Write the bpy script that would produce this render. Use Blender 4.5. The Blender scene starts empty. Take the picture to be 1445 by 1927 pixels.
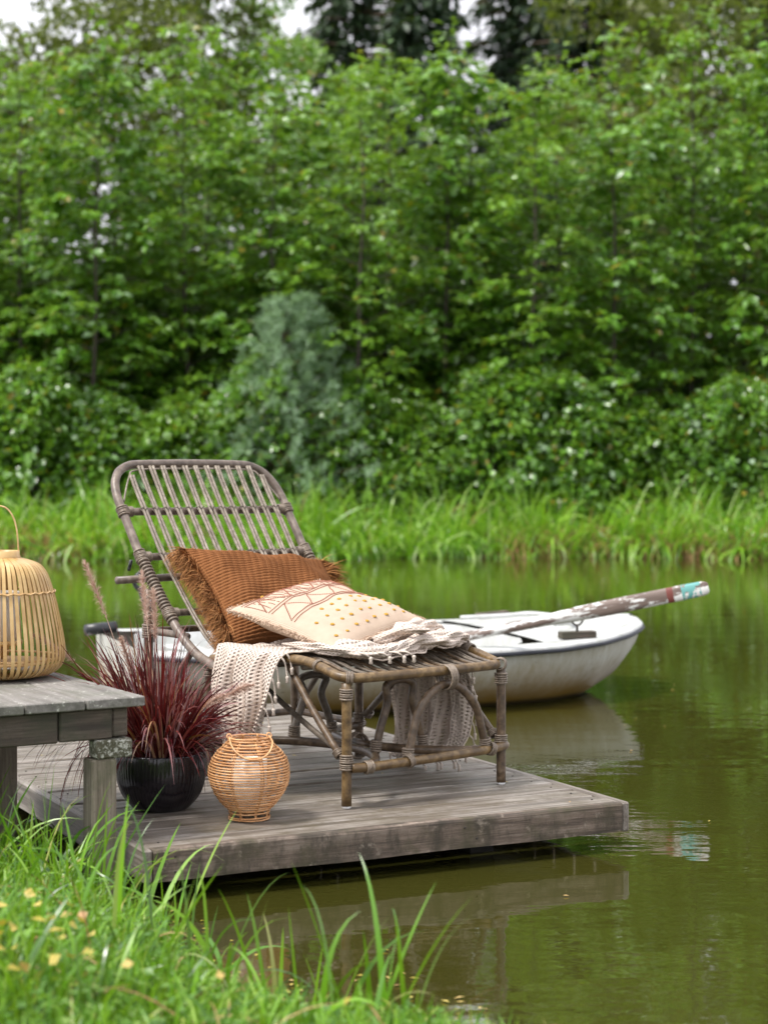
import bpy, math, random
import numpy as np
from mathutils import Vector, Matrix
R = math.radians
random.seed(7)
rng = np.random.default_rng(7)
scene = bpy.context.scene
COL = scene.collection

# ------------------------------------------------------------------ camera
cam_d = bpy.data.cameras.new('camera')
cam = bpy.data.objects.new('camera', cam_d)
COL.objects.link(cam)
cam.location = (0, 0, 1.166)
cam.rotation_euler = (R(90), 0, 0)
cam_d.sensor_fit = 'VERTICAL'
cam_d.sensor_height = 36
cam_d.sensor_width = 27
cam_d.lens = 3400 / 1927 * 36
cam_d.shift_y = -83.5 / 1927
cam_d.clip_end = 600
cam_d.dof.use_dof = True
cam_d.dof.focus_distance = 5.6
cam_d.dof.aperture_fstop = 3.1
scene.camera = cam

# ------------------------------------------------------------------ world, sun, exposure
SUN_EL, SUN_AZ = R(60), R(-118)      # azimuth of the direction TO the sun, from +Y clockwise
world = bpy.data.worlds.new('World')
scene.world = world
world.use_nodes = True
nt = world.node_tree
bg = nt.nodes['Background']
sky = nt.nodes.new('ShaderNodeTexSky')
sky.sky_type = 'NISHITA'
sky.sun_disc = False
sky.sun_elevation = SUN_EL
sky.sun_rotation = SUN_AZ
sky.air_density = 1.0
sky.dust_density = 4.0
sky.ozone_density = 1.0
# overcast: the blue is veiled by an even layer of cloud
hs = nt.nodes.new('ShaderNodeHueSaturation')
hs.inputs['Saturation'].default_value = 0.15
nt.links.new(sky.outputs[0], hs.inputs['Color'])
tc = nt.nodes.new('ShaderNodeTexCoord')
nz = nt.nodes.new('ShaderNodeTexNoise')
nz.inputs['Scale'].default_value = 2.2
nz.inputs['Detail'].default_value = 4
nt.links.new(tc.outputs['Generated'], nz.inputs['Vector'])
rp = nt.nodes.new('ShaderNodeMapRange')
rp.inputs[1].default_value = 0.3; rp.inputs[2].default_value = 0.7
rp.inputs[3].default_value = 7.6; rp.inputs[4].default_value = 9.4
nt.links.new(nz.outputs[0], rp.inputs[0])
cl = nt.nodes.new('ShaderNodeCombineColor')
nt.links.new(rp.outputs[0], cl.inputs[0]); nt.links.new(rp.outputs[0], cl.inputs[1])
mb_ = nt.nodes.new('ShaderNodeMath'); mb_.operation = 'MULTIPLY'; mb_.inputs[1].default_value = 1.07
nt.links.new(rp.outputs[0], mb_.inputs[0]); nt.links.new(mb_.outputs[0], cl.inputs[2])
mx = nt.nodes.new('ShaderNodeMix'); mx.data_type = 'RGBA'; mx.inputs[0].default_value = 0.75
nt.links.new(hs.outputs[0], mx.inputs[6]); nt.links.new(cl.outputs[0], mx.inputs[7])
nt.links.new(mx.outputs[2], bg.inputs['Color'])
bg.inputs['Strength'].default_value = 0.07

sd = bpy.data.lights.new('sun', 'SUN')
sun = bpy.data.objects.new('sun', sd)
COL.objects.link(sun)
sd.energy = 1.5
sd.angle = R(12)
sd.color = (1.0, 0.96, 0.9)
dx = math.sin(SUN_AZ) * math.cos(SUN_EL); dy = math.cos(SUN_AZ) * math.cos(SUN_EL); dz = math.sin(SUN_EL)
sun.rotation_euler = Vector((dx, dy, dz)).to_track_quat('Z', 'Y').to_euler()

scene.view_settings.view_transform = 'Standard'
scene.view_settings.look = 'None'
scene.view_settings.exposure = 1.55
scene.view_settings.gamma = 1
scene.view_settings.use_curve_mapping = False
scene.render.engine = 'CYCLES'
scene.cycles.max_bounces = 8
scene.cycles.transparent_max_bounces = 12
scene.cycles.diffuse_bounces = 4
scene.cycles.glossy_bounces = 3
scene.cycles.transmission_bounces = 6
scene.cycles.caustics_reflective = False
scene.cycles.caustics_refractive = False

# ------------------------------------------------------------------ materials
class N:
    def __init__(s, name):
        s.m = bpy.data.materials.new(name); s.m.use_nodes = True
        s.t = s.m.node_tree; s.b = s.t.nodes['Principled BSDF']; s.o = s.t.nodes['Material Output']
    def n(s, typ, **kw):
        x = s.t.nodes.new('ShaderNode' + typ)
        for k, v in kw.items(): setattr(x, k, v)
        return x
    def l(s, a, b): s.t.links.new(a, b)
    def coord(s, which='Object', scale=(1, 1, 1), rnd=False):
        c = s.n('TexCoord'); m = s.n('Mapping'); m.inputs['Scale'].default_value = scale
        s.l(c.outputs[which], m.inputs['Vector'])
        if rnd:
            oi = s.n('ObjectInfo'); mu = s.n('Math', operation='MULTIPLY'); mu.inputs[1].default_value = 37.0
            s.l(oi.outputs['Random'], mu.inputs[0]); cx = s.n('CombineXYZ')
            for i in range(3): s.l(mu.outputs[0], cx.inputs[i])
            s.l(cx.outputs[0], m.inputs['Location'])
        return m.outputs[0]
    def noise(s, vec, scale, detail=4, rough=.55):
        x = s.n('TexNoise'); x.inputs['Scale'].default_value = scale; x.inputs['Detail'].default_value = detail
        x.inputs['Roughness'].default_value = rough
        if vec is not None: s.l(vec, x.inputs['Vector'])
        return x.outputs[0]
    def ramp(s, fac, stops, interp='LINEAR'):
        x = s.n('ValToRGB'); cr = x.color_ramp; cr.interpolation = interp
        while len(cr.elements) < len(stops): cr.elements.new(.5)
        for e, (p, c) in zip(cr.elements, stops):
            e.position = p; e.color = (*c, 1) if len(c) == 3 else c
        s.l(fac, x.inputs[0]); return x.outputs[0]
    def mix(s, f, a, b, mode='MIX'):
        x = s.n('Mix', data_type='RGBA', blend_type=mode)
        for i, v in ((0, f), (6, a), (7, b)):
            if hasattr(v, 'is_output'): s.l(v, x.inputs[i])
            elif isinstance(v, tuple): x.inputs[i].default_value = (*v, 1)
            else: x.inputs[i].default_value = v
        return x.outputs[2]
    def math(s, op, a, b=0.0):
        x = s.n('Math', operation=op)
        for i, v in ((0, a), (1, b)):
            if hasattr(v, 'is_output'): s.l(v, x.inputs[i])
            else: x.inputs[i].default_value = v
        return x.outputs[0]
    def col(s, c):
        if hasattr(c, 'is_output'): s.l(c, s.b.inputs['Base Color'])
        else: s.b.inputs['Base Color'].default_value = (*c, 1)
    def set(s, **k):
        for a, v in k.items():
            i = s.b.inputs[a.replace('_', ' ')]
            if hasattr(v, 'is_output'): s.l(v, i)
            else: i.default_value = v
    def bump(s, h, strength=.4, dist=.002):
        x = s.n('Bump'); x.inputs['Strength'].default_value = strength; x.inputs['Distance'].default_value = dist
        s.l(h, x.inputs['Height']); s.l(x.outputs[0], s.b.inputs['Normal'])
    def thin(s, color, amount=.35):
        """leaf: mix in a translucent lobe"""
        tr = s.n('BsdfTranslucent'); s.l(color, tr.inputs['Color'])
        ms = s.n('MixShader'); ms.inputs[0].default_value = amount
        s.l(s.b.outputs[0], ms.inputs[1]); s.l(tr.outputs[0], ms.inputs[2]); s.l(ms.outputs[0], s.o.inputs[0])

M = {}
def flat(name, c, rough=.6, bump=None, metal=0):
    k = N(name); v = k.coord('Object')
    nn = k.noise(v, 60 if bump is None else bump, 3)
    k.col(k.mix(nn, tuple(x * .75 for x in c), tuple(min(1, x * 1.2) for x in c)))
    k.set(Roughness=rough, Metallic=metal); k.bump(nn, .3, .001)
    M[name] = k.m
def wood(name, c1, c2, c3, along, rough=.62, moss=None, mossamt=.5, lichen=False, spec=.5):
    k = N(name)
    sc = (3, 62, 62) if along == 0 else ((62, 3, 62) if along == 1 else (62, 62, 3))
    v = k.coord('Object', sc, True); v2 = k.coord('Object', (1, 1, 1), True)
    g = k.noise(v, 1.0, 8, .75); g2 = k.noise(v, .28, 4, .7); bl = k.noise(v2, 5, 4)
    c = k.ramp(g, [(.36, c1), (.5, c2), (.64, c3)])
    c = k.mix(k.ramp(bl, [(.3, (0, 0, 0)), (.75, (1, 1, 1))]), c, k.mix(.5, c, c1))
    c = k.mix(k.math('MULTIPLY', k.ramp(g2, [(.36, (1, 1, 1)), (.49, (0, 0, 0))]), .8), c, tuple(x * .55 for x in c1))
    sk = k.noise(v2, 90, 3, .7); c = k.mix(k.math('MULTIPLY', k.ramp(sk, [(.62, (0, 0, 0)), (.70, (1, 1, 1))]), .45), c, tuple(x * .5 for x in c1))
    oi = k.n('ObjectInfo')
    c = k.mix(k.math('MULTIPLY', oi.outputs['Random'], .85), c, k.mix(.6, c, c1))
    if moss:
        mn = k.noise(v2, 7, 5, .7)
        c = k.mix(k.math('MULTIPLY', k.ramp(mn, [(.45, (0, 0, 0)), (.62, (1, 1, 1))]), mossamt), c, moss)
    if lichen:
        ln = k.noise(v2, 55 if name != 'lichen_wood' else 90, 4, .7)
        c = k.mix(k.math('MULTIPLY', k.ramp(ln, [(.6, (0, 0, 0)), (.66, (1, 1, 1))] if name != 'lichen_wood' else [(.50, (0, 0, 0)), (.58, (1, 1, 1))]), .8), c, (.5, .5, .44))
    # small dark knots and nail stains
    kn = k.n('TexVoronoi'); kn.inputs['Scale'].default_value = 7
    k.l(k.coord('Object', (.35, 1, 1) if along == 0 else ((1, .35, 1) if along == 1 else (1, 1, .35)), True), kn.inputs['Vector'])
    c = k.mix(k.math('MULTIPLY', k.ramp(kn.outputs[0], [(.05, (1, 1, 1)), (.11, (0, 0, 0))]), .6), c, tuple(x * .4 for x in c1))
    if name == 'fascia_wood':            # damp, algae-dark blotches and drip stains
        d1 = k.noise(k.coord('Object', (7, 7, 2.5), True), 1.5, 6, .72); d2 = k.noise(v2, 26, 4, .7)
        c = k.mix(k.math('MULTIPLY', k.ramp(d1, [(.46, (0, 0, 0)), (.60, (1, 1, 1))]), .8), c, (.035, .028, .018))
        c = k.mix(k.math('MULTIPLY', k.ramp(d2, [(.60, (0, 0, 0)), (.72, (1, 1, 1))]), .7), c, (.30, .25, .20))
    k.col(c); k.set(Roughness=k.math('ADD', k.math('MULTIPLY', g, .3), rough - .15), Specular_IOR_Level=spec)
    k.bump(k.math('ADD', g, k.math('MULTIPLY', g2, 1.5)), .8, .003); M[name] = k.m

wood('deck_wood', (.10, .080, .062), (.27, .235, .20), (.50, .465, .42), 0, .5, moss=(.085, .065, .035), mossamt=.6)
wood('deck_side', (.10, .080, .062), (.27, .235, .20), (.50, .465, .42), 1, .5)
wood('fascia_wood', (.05, .036, .026), (.17, .125, .095), (.30, .24, .195), 0, .75, moss=(.055, .05, .022), mossamt=.8)
wood('bench_wood', (.13, .12, .105), (.27, .25, .23), (.42, .40, .38), 1, .7, moss=(.10, .11, .07), mossamt=.4, lichen=True)
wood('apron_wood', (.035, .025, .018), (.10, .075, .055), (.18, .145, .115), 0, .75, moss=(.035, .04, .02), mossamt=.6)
wood('post_wood', (.10, .08, .055), (.28, .235, .18), (.44, .39, .31), 2, .75, moss=(.08, .085, .04), mossamt=.6)
wood('lichen_wood', (.07, .06, .04), (.17, .155, .11), (.30, .28, .22), 0, .85, moss=(.05, .05, .022), mossamt=.7, lichen=True)
wood('underdeck_shade_wood', (.008, .006, .004), (.016, .012, .009), (.026, .02, .015), 0, .8)  # joists and piles: shade under the deck painted in as near-black

def rattan(name, c1, c2, c3, scale=40, rough=.42):
    k = N(name); v = k.coord('Object', (1, 1, 1), True)
    a = k.noise(v, scale, 5, .6); b = k.noise(v, 9, 3)
    c = k.ramp(a, [(.3, c1), (.5, c2), (.75, c3)])
    c = k.mix(k.ramp(b, [(.4, (0, 0, 0)), (.7, (.6, .6, .6))]), c, c1)
    k.col(c); k.set(Roughness=rough); k.bump(a, .25, .001); M[name] = k.m
rattan('rattan', (.042, .026, .014), (.12, .078, .045), (.25, .18, .115))
rattan('rattan_olive', (.05, .027, .009), (.15, .092, .036), (.29, .195, .09))
rattan('rattan_back', (.075, .055, .042), (.16, .122, .095), (.27, .22, .18))
rattan('cane_pale', (.12, .095, .07), (.24, .20, .155), (.40, .345, .28), 60)
rattan('cane_dark', (.07, .055, .042), (.13, .105, .08), (.22, .185, .15), 60)
rattan('binding', (.10, .075, .055), (.20, .155, .115), (.30, .24, .18), 120)
rattan('honey_cane', (.42, .19, .07), (.64, .34, .15), (.78, .50, .27), 25, .38)
rattan('honey_wrap', (.36, .16, .055), (.62, .33, .14), (.80, .50, .26), 90, .5)
rattan('bamboo', (.38, .22, .075), (.54, .36, .145), (.68, .50, .25), 12, .35)
rattan('bamboo_edge', (.42, .24, .09), (.58, .38, .17), (.72, .52, .28), 60, .45)

k = N('white_plastic'); k.col((.75, .75, .75)); k.set(Roughness=.4); M['white_plastic'] = k.m
k = N('candle'); k.col((.82, .76, .66)); k.set(Roughness=.35, Subsurface_Weight=.2); M['candle'] = k.m
k = N('frosted_glass'); k.col((.85, .80, .72)); k.set(Roughness=.3, Transmission_Weight=.25, IOR=1.45); M['frosted_glass'] = k.m
flat('soil', (.035, .024, .016), .95, 40)
flat('iron', (.05, .042, .036), .7, 90, .4)
flat('black_rubber', (.018, .02, .028), .55, 60)
flat('black_plastic', (.02, .021, .024), .35, 60)

# glossy dark pot
k = N('pot_glaze'); v = k.coord('Object', (1, 1, .15)); nn = k.noise(v, 40, 4)
k.col(k.mix(nn, (.006, .005, .007), (.02, .016, .02))); k.set(Roughness=k.math('ADD', k.math('MULTIPLY', nn, .12), .08)); k.bump(nn, .25, .002)
M['pot_glaze'] = k.m

# boat
k = N('boat_white'); v = k.coord('Object'); sx = k.n('SeparateXYZ'); k.l(v, sx.inputs[0])
n1 = k.noise(v, 6, 5, .65); n2 = k.noise(k.coord('Object', (14, 14, 1.2)), 2, 4)
low = k.n('MapRange'); low.inputs[1].default_value = .22; low.inputs[2].default_value = .03; k.l(k.math('ADD', sx.outputs[2], k.math('MULTIPLY', k.math('SUBTRACT', n1, .5), .12)), low.inputs[0])
c = k.mix(k.ramp(n2, [(.38, (0, 0, 0)), (.72, (.75, .75, .75))]), (.53, .53, .49), (.34, .31, .21))
c = k.mix(low.outputs[0], c, (.28, .17, .035))
sp = k.noise(v, 45, 2); c = k.mix(k.ramp(sp, [(.70, (0, 0, 0)), (.76, (1, 1, 1))]), c, (.16, .13, .08))
low2 = k.n('MapRange'); low2.inputs[1].default_value = .035; low2.inputs[2].default_value = .012; k.l(sx.outputs[2], low2.inputs[0])
c = k.mix(low2.outputs[0], c, (.05, .035, .015))
k.col(c); k.set(Roughness=.38); k.bump(n1, .08, .003); M['boat_white'] = k.m
k = N('boat_deck'); v = k.coord('Object'); n1 = k.noise(v, 12, 5, .65); n3 = k.noise(v, 60, 3)
c = k.mix(k.ramp(n1, [(.40, (0, 0, 0)), (.72, (.8, .8, .8))]), (.54, .55, .54), (.32, .33, .29))
c = k.mix(k.ramp(n3, [(.68, (0, 0, 0)), (.74, (.8, .8, .8))]), c, (.25, .17, .08))
k.col(c); k.set(Roughness=.4); k.bump(n1, .1, .002); M['boat_deck'] = k.m

# peeling oar paint: white over grey-brown timber, with a teal and a rust band near the tip (local x)
k = N('oar_paint'); v = k.coord('Object', (2.2, 9, 9)); pn = k.noise(v, 1.6, 6, .7)
wd = k.ramp(k.noise(k.coord('Object', (4, 60, 60)), 1, 5), [(.3, (.09, .06, .05)), (.7, (.25, .19, .16))])
c = k.mix(k.ramp(pn, [(.49, (0, 0, 0)), (.515, (1, 1, 1))]), wd, (.72, .72, .70))
sx = k.n('SeparateXYZ'); k.l(k.coord('Object'), sx.inputs[0])
def band(k, src, a, b_, c, color, brk=.45):
    x1 = k.math('GREATER_THAN', src, a); x2 = k.math('LESS_THAN', src, b_)
    pat = k.ramp(k.noise(k.coord('Object', (20, 20, 20)), 1.5, 4), [(brk - .03, (0, 0, 0)), (brk, (1, 1, 1))])
    return k.mix(k.math('MULTIPLY', k.math('MULTIPLY', x1, x2), pat), c, color)
c = band(k, sx.outputs[0], -.125, -.035, c, (.13, .36, .34), .47)
c = band(k, sx.outputs[0], -.195, -.165, c, (.16, .04, .03), .36)
k.col(c); k.set(Roughness=.6); k.bump(pn, .5, .003); M['oar_paint'] = k.m

# textiles
def knit(name, c, su, sv, holes):
    k = N(name); uv = k.n('UVMap'); sx = k.n('SeparateXYZ'); k.l(uv.outputs[0], sx.inputs[0])
    row = k.math('FLOOR', k.math('MULTIPLY', sx.outputs[1], sv))
    off = k.math('MULTIPLY', k.math('MODULO', row, 2.0), .5)
    fu = k.math('SUBTRACT', k.math('FRACT', k.math('ADD', k.math('MULTIPLY', sx.outputs[0], su), off)), .5)
    fv = k.math('SUBTRACT', k.math('FRACT', k.math('MULTIPLY', sx.outputs[1], sv)), .5)
    r = k.math('SQRT', k.math('ADD', k.math('MULTIPLY', fu, fu), k.math('MULTIPLY', k.math('MULTIPLY', fv, fv), 1.3)))
    h = k.n('MapRange'); h.inputs[1].default_value = .08; h.inputs[2].default_value = .45; k.l(r, h.inputs[0])
    nn = k.noise(uv.outputs[0], 160, 3)
    k.col(k.mix(nn, tuple(x * .82 for x in c), c)); k.set(Roughness=.95, Specular_IOR_Level=.1)
    k.bump(k.math('ADD', h.outputs[0], k.math('MULTIPLY', nn, .3)), 1.0, .006)
    tr = k.n('BsdfTransparent'); ms = k.n('MixShader')
    k.l(k.math('LESS_THAN', k.math('ADD', r, k.math('MULTIPLY', nn, .12)), holes), ms.inputs[0])
    k.l(k.b.outputs[0], ms.inputs[1]); k.l(tr.outputs[0], ms.inputs[2]); k.l(ms.outputs[0], k.o.inputs[0])
    M[name] = k.m
knit('knit', (.72, .61, .525), 78, 84, .19)
knit('knit_dense', (.72, .61, .525), 78, 60, -1)
k = N('cord'); v = k.coord('Object'); nn = k.noise(v, 300, 2); k.col(k.mix(nn, (.46, .39, .33), (.68, .59, .51))); k.set(Roughness=.95); k.bump(nn, .7, .002); M['cord'] = k.m
# rust weave: coarse slanting yarns
k = N('rust_weave'); uv = k.n('UVMap'); mp = k.n('Mapping'); k.l(uv.outputs[0], mp.inputs[0])
w = k.n('TexWave'); w.wave_type = 'BANDS'; w.bands_direction = 'Y'; w.inputs['Scale'].default_value = 17; w.inputs['Distortion'].default_value = 2.2; w.inputs['Detail'].default_value = 2; w.inputs['Detail Scale'].default_value = .8
k.l(mp.outputs[0], w.inputs[0])
w2 = k.n('TexWave'); w2.wave_type = 'BANDS'; w2.bands_direction = 'X'; w2.inputs['Scale'].default_value = 24; w2.inputs['Distortion'].default_value = 6; k.l(mp.outputs[0], w2.inputs[0])
nn = k.noise(mp.outputs[0], 9, 5)
ww = k.math('MULTIPLY', w.outputs[1], k.math('ADD', k.math('MULTIPLY', w2.outputs[1], .45), .55))
k.col(k.mix(nn, (.15, .058, .020), (.28, .118, .044))); k.set(Roughness=.9, Specular_IOR_Level=.15)
k.bump(k.math('ADD', k.math('MULTIPLY', w2.outputs[1], .6), nn), .5, .003); M['rust_weave'] = k.m
k = N('rust_yarn'); g = k.n('NewGeometry'); c = k.ramp(g.outputs['Random Per Island'], [(0, (.17, .065, .016)), (.5, (.29, .12, .032)), (1, (.42, .20, .065))])
k.col(c); k.set(Roughness=.9); M['rust_yarn'] = k.m
k = N('cream_cotton'); uv = k.n('UVMap')
wa = k.n('TexWave'); wa.bands_direction = 'X'; wa.inputs['Scale'].default_value = 46; wa.inputs['Distortion'].default_value = 3; k.l(uv.outputs[0], wa.inputs[0])
wb = k.n('TexWave'); wb.bands_direction = 'Y'; wb.inputs['Scale'].default_value = 46; wb.inputs['Distortion'].default_value = 3; k.l(uv.outputs[0], wb.inputs[0])
nn = k.noise(uv.outputs[0], 14, 5)
k.col(k.mix(nn, (.50, .38, .285), (.62, .49, .38))); k.set(Roughness=.92, Specular_IOR_Level=.15)
k.bump(k.math('ADD', k.math('ADD', wa.outputs[1], wb.outputs[1]), nn), .6, .002); M['cream_cotton'] = k.m
k = N('cream_fluff'); g = k.n('NewGeometry'); k.col(k.ramp(g.outputs['Random Per Island'], [(0, (.50, .36, .26)), (1, (.70, .55, .42))])); k.set(Roughness=.95); M['cream_fluff'] = k.m
flat('brown_thread', (.36, .15, .10), .9, 200)
flat('mustard_thread', (.42, .23, .03), .9, 300)

# leaves
def leaf(name, stops, rough=.45, trans=.3, spec=.5, vary=0, tint=(.30, .45, .02)):
    rough = rough * .8
    k = N(name); g = k.n('NewGeometry')
    c = k.ramp(g.outputs['Random Per Island'], stops)
    if vary:                                           # clumps of older, bluer and of younger, yellower leaves
        nn = k.noise(k.coord('Object', (1, 1, 1), True), 1.6, 3, .6)
        c = k.mix(k.ramp(nn, [(.38, (0, 0, 0)), (.62, (1, 1, 1))]), k.mix(vary, c, (.03, .12, .03)), k.mix(vary, c, (.22, .36, .05)))
    k.col(c); k.set(Roughness=rough, Specular_IOR_Level=spec)
    k.thin(k.mix(.5, c, tint), trans); M[name] = k.m
leaf('hedge_leaf', [(0, (.045, .13, .012)), (.35, (.10, .26, .02)), (.7, (.19, .42, .035)), (.88, (.30, .50, .20)), (.96, (.46, .62, .42)), (.975, (.32, .22, .02)), (1, (.40, .25, .02))], .34, .38, 1.0, .22)  # pale grey-green stops paint sky sheen onto some leaves
leaf('hedge_leaf_b', [(0, (.055, .15, .010)), (.4, (.13, .30, .015)), (.8, (.24, .47, .035)), (.90, (.34, .56, .18)), (.965, (.48, .64, .40)), (.98, (.42, .30, .04)), (1, (.35, .16, .03))], .36, .38, .9, .25)  # palest greens are leaf highlights put into the colour
leaf('olive_leaf', [(0, (.04, .055, .01)), (.5, (.09, .11, .02)), (1, (.15, .17, .04))], .6, .3)
leaf('conifer_needle', [(0, (.008, .028, .010)), (.5, (.02, .05, .018)), (1, (.045, .085, .03))], .6, .1)
leaf('pine_needle', [(0, (.12, .22, .11)), (.5, (.27, .41, .25)), (1, (.46, .62, .45))], .5, .3)
#(, [(0, (0.068, 0.1445, 0.102)), (.5, (0.1445, 0.255, 0.187)), (1, (0.255, 0.391, 0.306))], .6, .15)
leaf('reed_blade', [(0, (.04, .15, .008)), (.3, (.15, .36, .015)), (.65, (.27, .54, .03)), (.85, (.40, .64, .10)), (.95, (.52, .68, .30)), (.965, (.30, .22, .08)), (1, (.38, .22, .08))], .4, .4, .8)  # palest green stops paint whitish highlights on the blades
leaf('grass_blade', [(0, (.03, .10, .006)), (.4, (.10, .27, .012)), (.75, (.20, .42, .02)), (.93, (.34, .54, .12)), (1, (.42, .38, .14))], .35, .38, .8)
leaf('lawn_blade', [(0, (.02, .08, .004)), (.4, (.08, .22, .010)), (.85, (.20, .40, .02)), (.97, (.32, .50, .08)), (1, (.40, .34, .08))], .45, .35)
leaf('clover_leaf', [(0, (.07, .18, .02)), (.7, (.14, .28, .04)), (1, (.22, .33, .06))], .5, .35)
leaf('yellow_leaf', [(0, (.42, .34, .04)), (.6, (.62, .50, .12)), (1, (.52, .30, .16))], .55, .3, tint=(.7, .5, .05))
leaf('purple_blade', [(0, (.018, .003, .004)), (.35, (.075, .006, .010)), (.62, (.16, .018, .014)), (.82, (.27, .095, .085)), (.92, (.38, .22, .24)), (.96, (.25, .13, .02)), (1, (.60, .36, .22))], .30, .18, .9, tint=(.26, .02, .012))
leaf('plume_hair', [(0, (.38, .20, .16)), (.6, (.62, .45, .36)), (1, (.78, .66, .55))], .8, .3, tint=(.6, .4, .3))
leaf('dark_strap', [(0, (.012, .02, .01)), (1, (.03, .045, .015))], .4, .15)
leaf('dead_reed', [(0, (.24, .11, .04)), (1, (.55, .36, .17))], .7, .2, tint=(.4, .25, .1))
flat('bark', (.06, .05, .038), .9, 30)
flat('bark_red', (.09, .055, .035), .9, 20)

k = N('ground'); v = k.coord('Object'); a = k.noise(v, 3, 6, .7); b = k.noise(v, 30, 4)
c = k.mix(k.ramp(a, [(.35, (0, 0, 0)), (.6, (1, 1, 1))]), (.035, .026, .014), (.045, .07, .014)); c = k.mix(k.math('MULTIPLY', b, .5), c, (.02, .015, .008))
k.col(c); k.set(Roughness=.95); k.bump(b, .8, .02); M['ground'] = k.m

# murky pond: dark olive body, mirror-like with faint ripples
k = N('water'); v = k.coord('Object')
big = k.noise(v, .5, 3); body = k.mix(big, (.029, .029, .005), (.045, .043, .008))
k.col(body); k.set(Roughness=.015, IOR=2.9, Specular_IOR_Level=.5)
r1 = k.noise(k.coord('Object', (1.0, 2.2, 1)), 2.0, 3, .5)
r2 = k.noise(k.coord('Object', (1.0, 1.7, 1)), 11.0, 3, .55)
patch = k.ramp(k.noise(v, .9, 2), [(.42, (.08, .08, .08)), (.68, (1, 1, 1))])
k.bump(k.math('ADD', k.math('MULTIPLY', r1, .9), k.math('MULTIPLY', k.math('MULTIPLY', r2, patch), .55)), .15, .02)
M['water'] = k.m

# ------------------------------------------------------------------ mesh helpers
class MB:
    def __init__(s): s.v = []; s.f = []
    def add(s, v, f):
        o = len(s.v); s.v += [tuple(p) for p in v]; s.f += [tuple(i + o for i in q) for q in f]; return s
    def tube(s, pts, r, n=8, closed=False, caps=True):
        P = [Vector(p) for p in pts]; m = len(P)
        rr = r if hasattr(r, '__len__') else [r] * m
        ring = []; up = None
        for i in range(m):
            t = (P[(i + 1) % m] - P[i - 1]) if closed else (P[min(i + 1, m - 1)] - P[max(i - 1, 0)])
            t.normalize()
            if up is None:
                up = Vector((0, 0, 1)) if abs(t.z) < .9 else Vector((1, 0, 0))
            u = (up - t * up.dot(t)); u.normalize(); up = u; w = t.cross(u)
            ring.append([P[i] + (u * math.cos(2 * math.pi * j / n) + w * math.sin(2 * math.pi * j / n)) * rr[i] for j in range(n)])
        v = [p for q in ring for p in q]; f = []
        for i in range(m if closed else m - 1):
            a = i * n; b = ((i + 1) % m) * n
            for j in range(n): f.append((a + j, a + (j + 1) % n, b + (j + 1) % n, b + j))
        if caps and not closed:
            f.append(tuple(range(n - 1, -1, -1))); f.append(tuple((m - 1) * n + j for j in range(n)))
        return s.add(v, f)
    def box(s, x0, x1, y0, y1, z0, z1, bev=0.0):
        if bev <= 0:
            v = [(x, y, z) for x in (x0, x1) for y in (y0, y1) for z in (z0, z1)]
            return s.add(v, [(0, 1, 3, 2), (4, 6, 7, 5), (0, 4, 5, 1), (2, 3, 7, 6), (0, 2, 6, 4), (1, 5, 7, 3)])
        import bmesh
        bm = bmesh.new(); bmesh.ops.create_cube(bm, size=1)
        for q in bm.verts:
            q.co = Vector(((x0 + x1) / 2 + q.co.x * (x1 - x0), (y0 + y1) / 2 + q.co.y * (y1 - y0), (z0 + z1) / 2 + q.co.z * (z1 - z0)))
        bmesh.ops.bevel(bm, geom=bm.edges[:] , offset=bev, segments=1, affect='EDGES')
        bm.verts.index_update()
        s.add([q.co[:] for q in bm.verts], [[q.index for q in f.verts] for f in bm.faces]); bm.free(); return s
    def lathe(s, prof, n=32, cap0=False, cap1=False, c=(0, 0, 0)):
        v = []; f = []
        for (r, z) in prof:
            for j in range(n):
                a = 2 * math.pi * j / n; v.append((c[0] + r * math.cos(a), c[1] + r * math.sin(a), c[2] + z))
        for i in range(len(prof) - 1):
            for j in range(n):
                f.append((i * n + j, i * n + (j + 1) % n, (i + 1) * n + (j + 1) % n, (i + 1) * n + j))
        if cap0: f.append(tuple(range(n - 1, -1, -1)))
        if cap1: f.append(tuple((len(prof) - 1) * n + j for j in range(n)))
        return s.add(v, f)
    def mesh(s, name, mat, smooth=True):
        me = bpy.data.meshes.new(name); me.from_pydata(s.v, [], s.f)
        if smooth: me.polygons.foreach_set('use_smooth', [True] * len(me.polygons))
        me.materials.append(M[mat]); me.update(); return me
    def build(s, name, mat, parent=None, smooth=True, loc=None, rot=None):
        return link(name, s.mesh(name, mat, smooth), parent, loc, rot)

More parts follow.
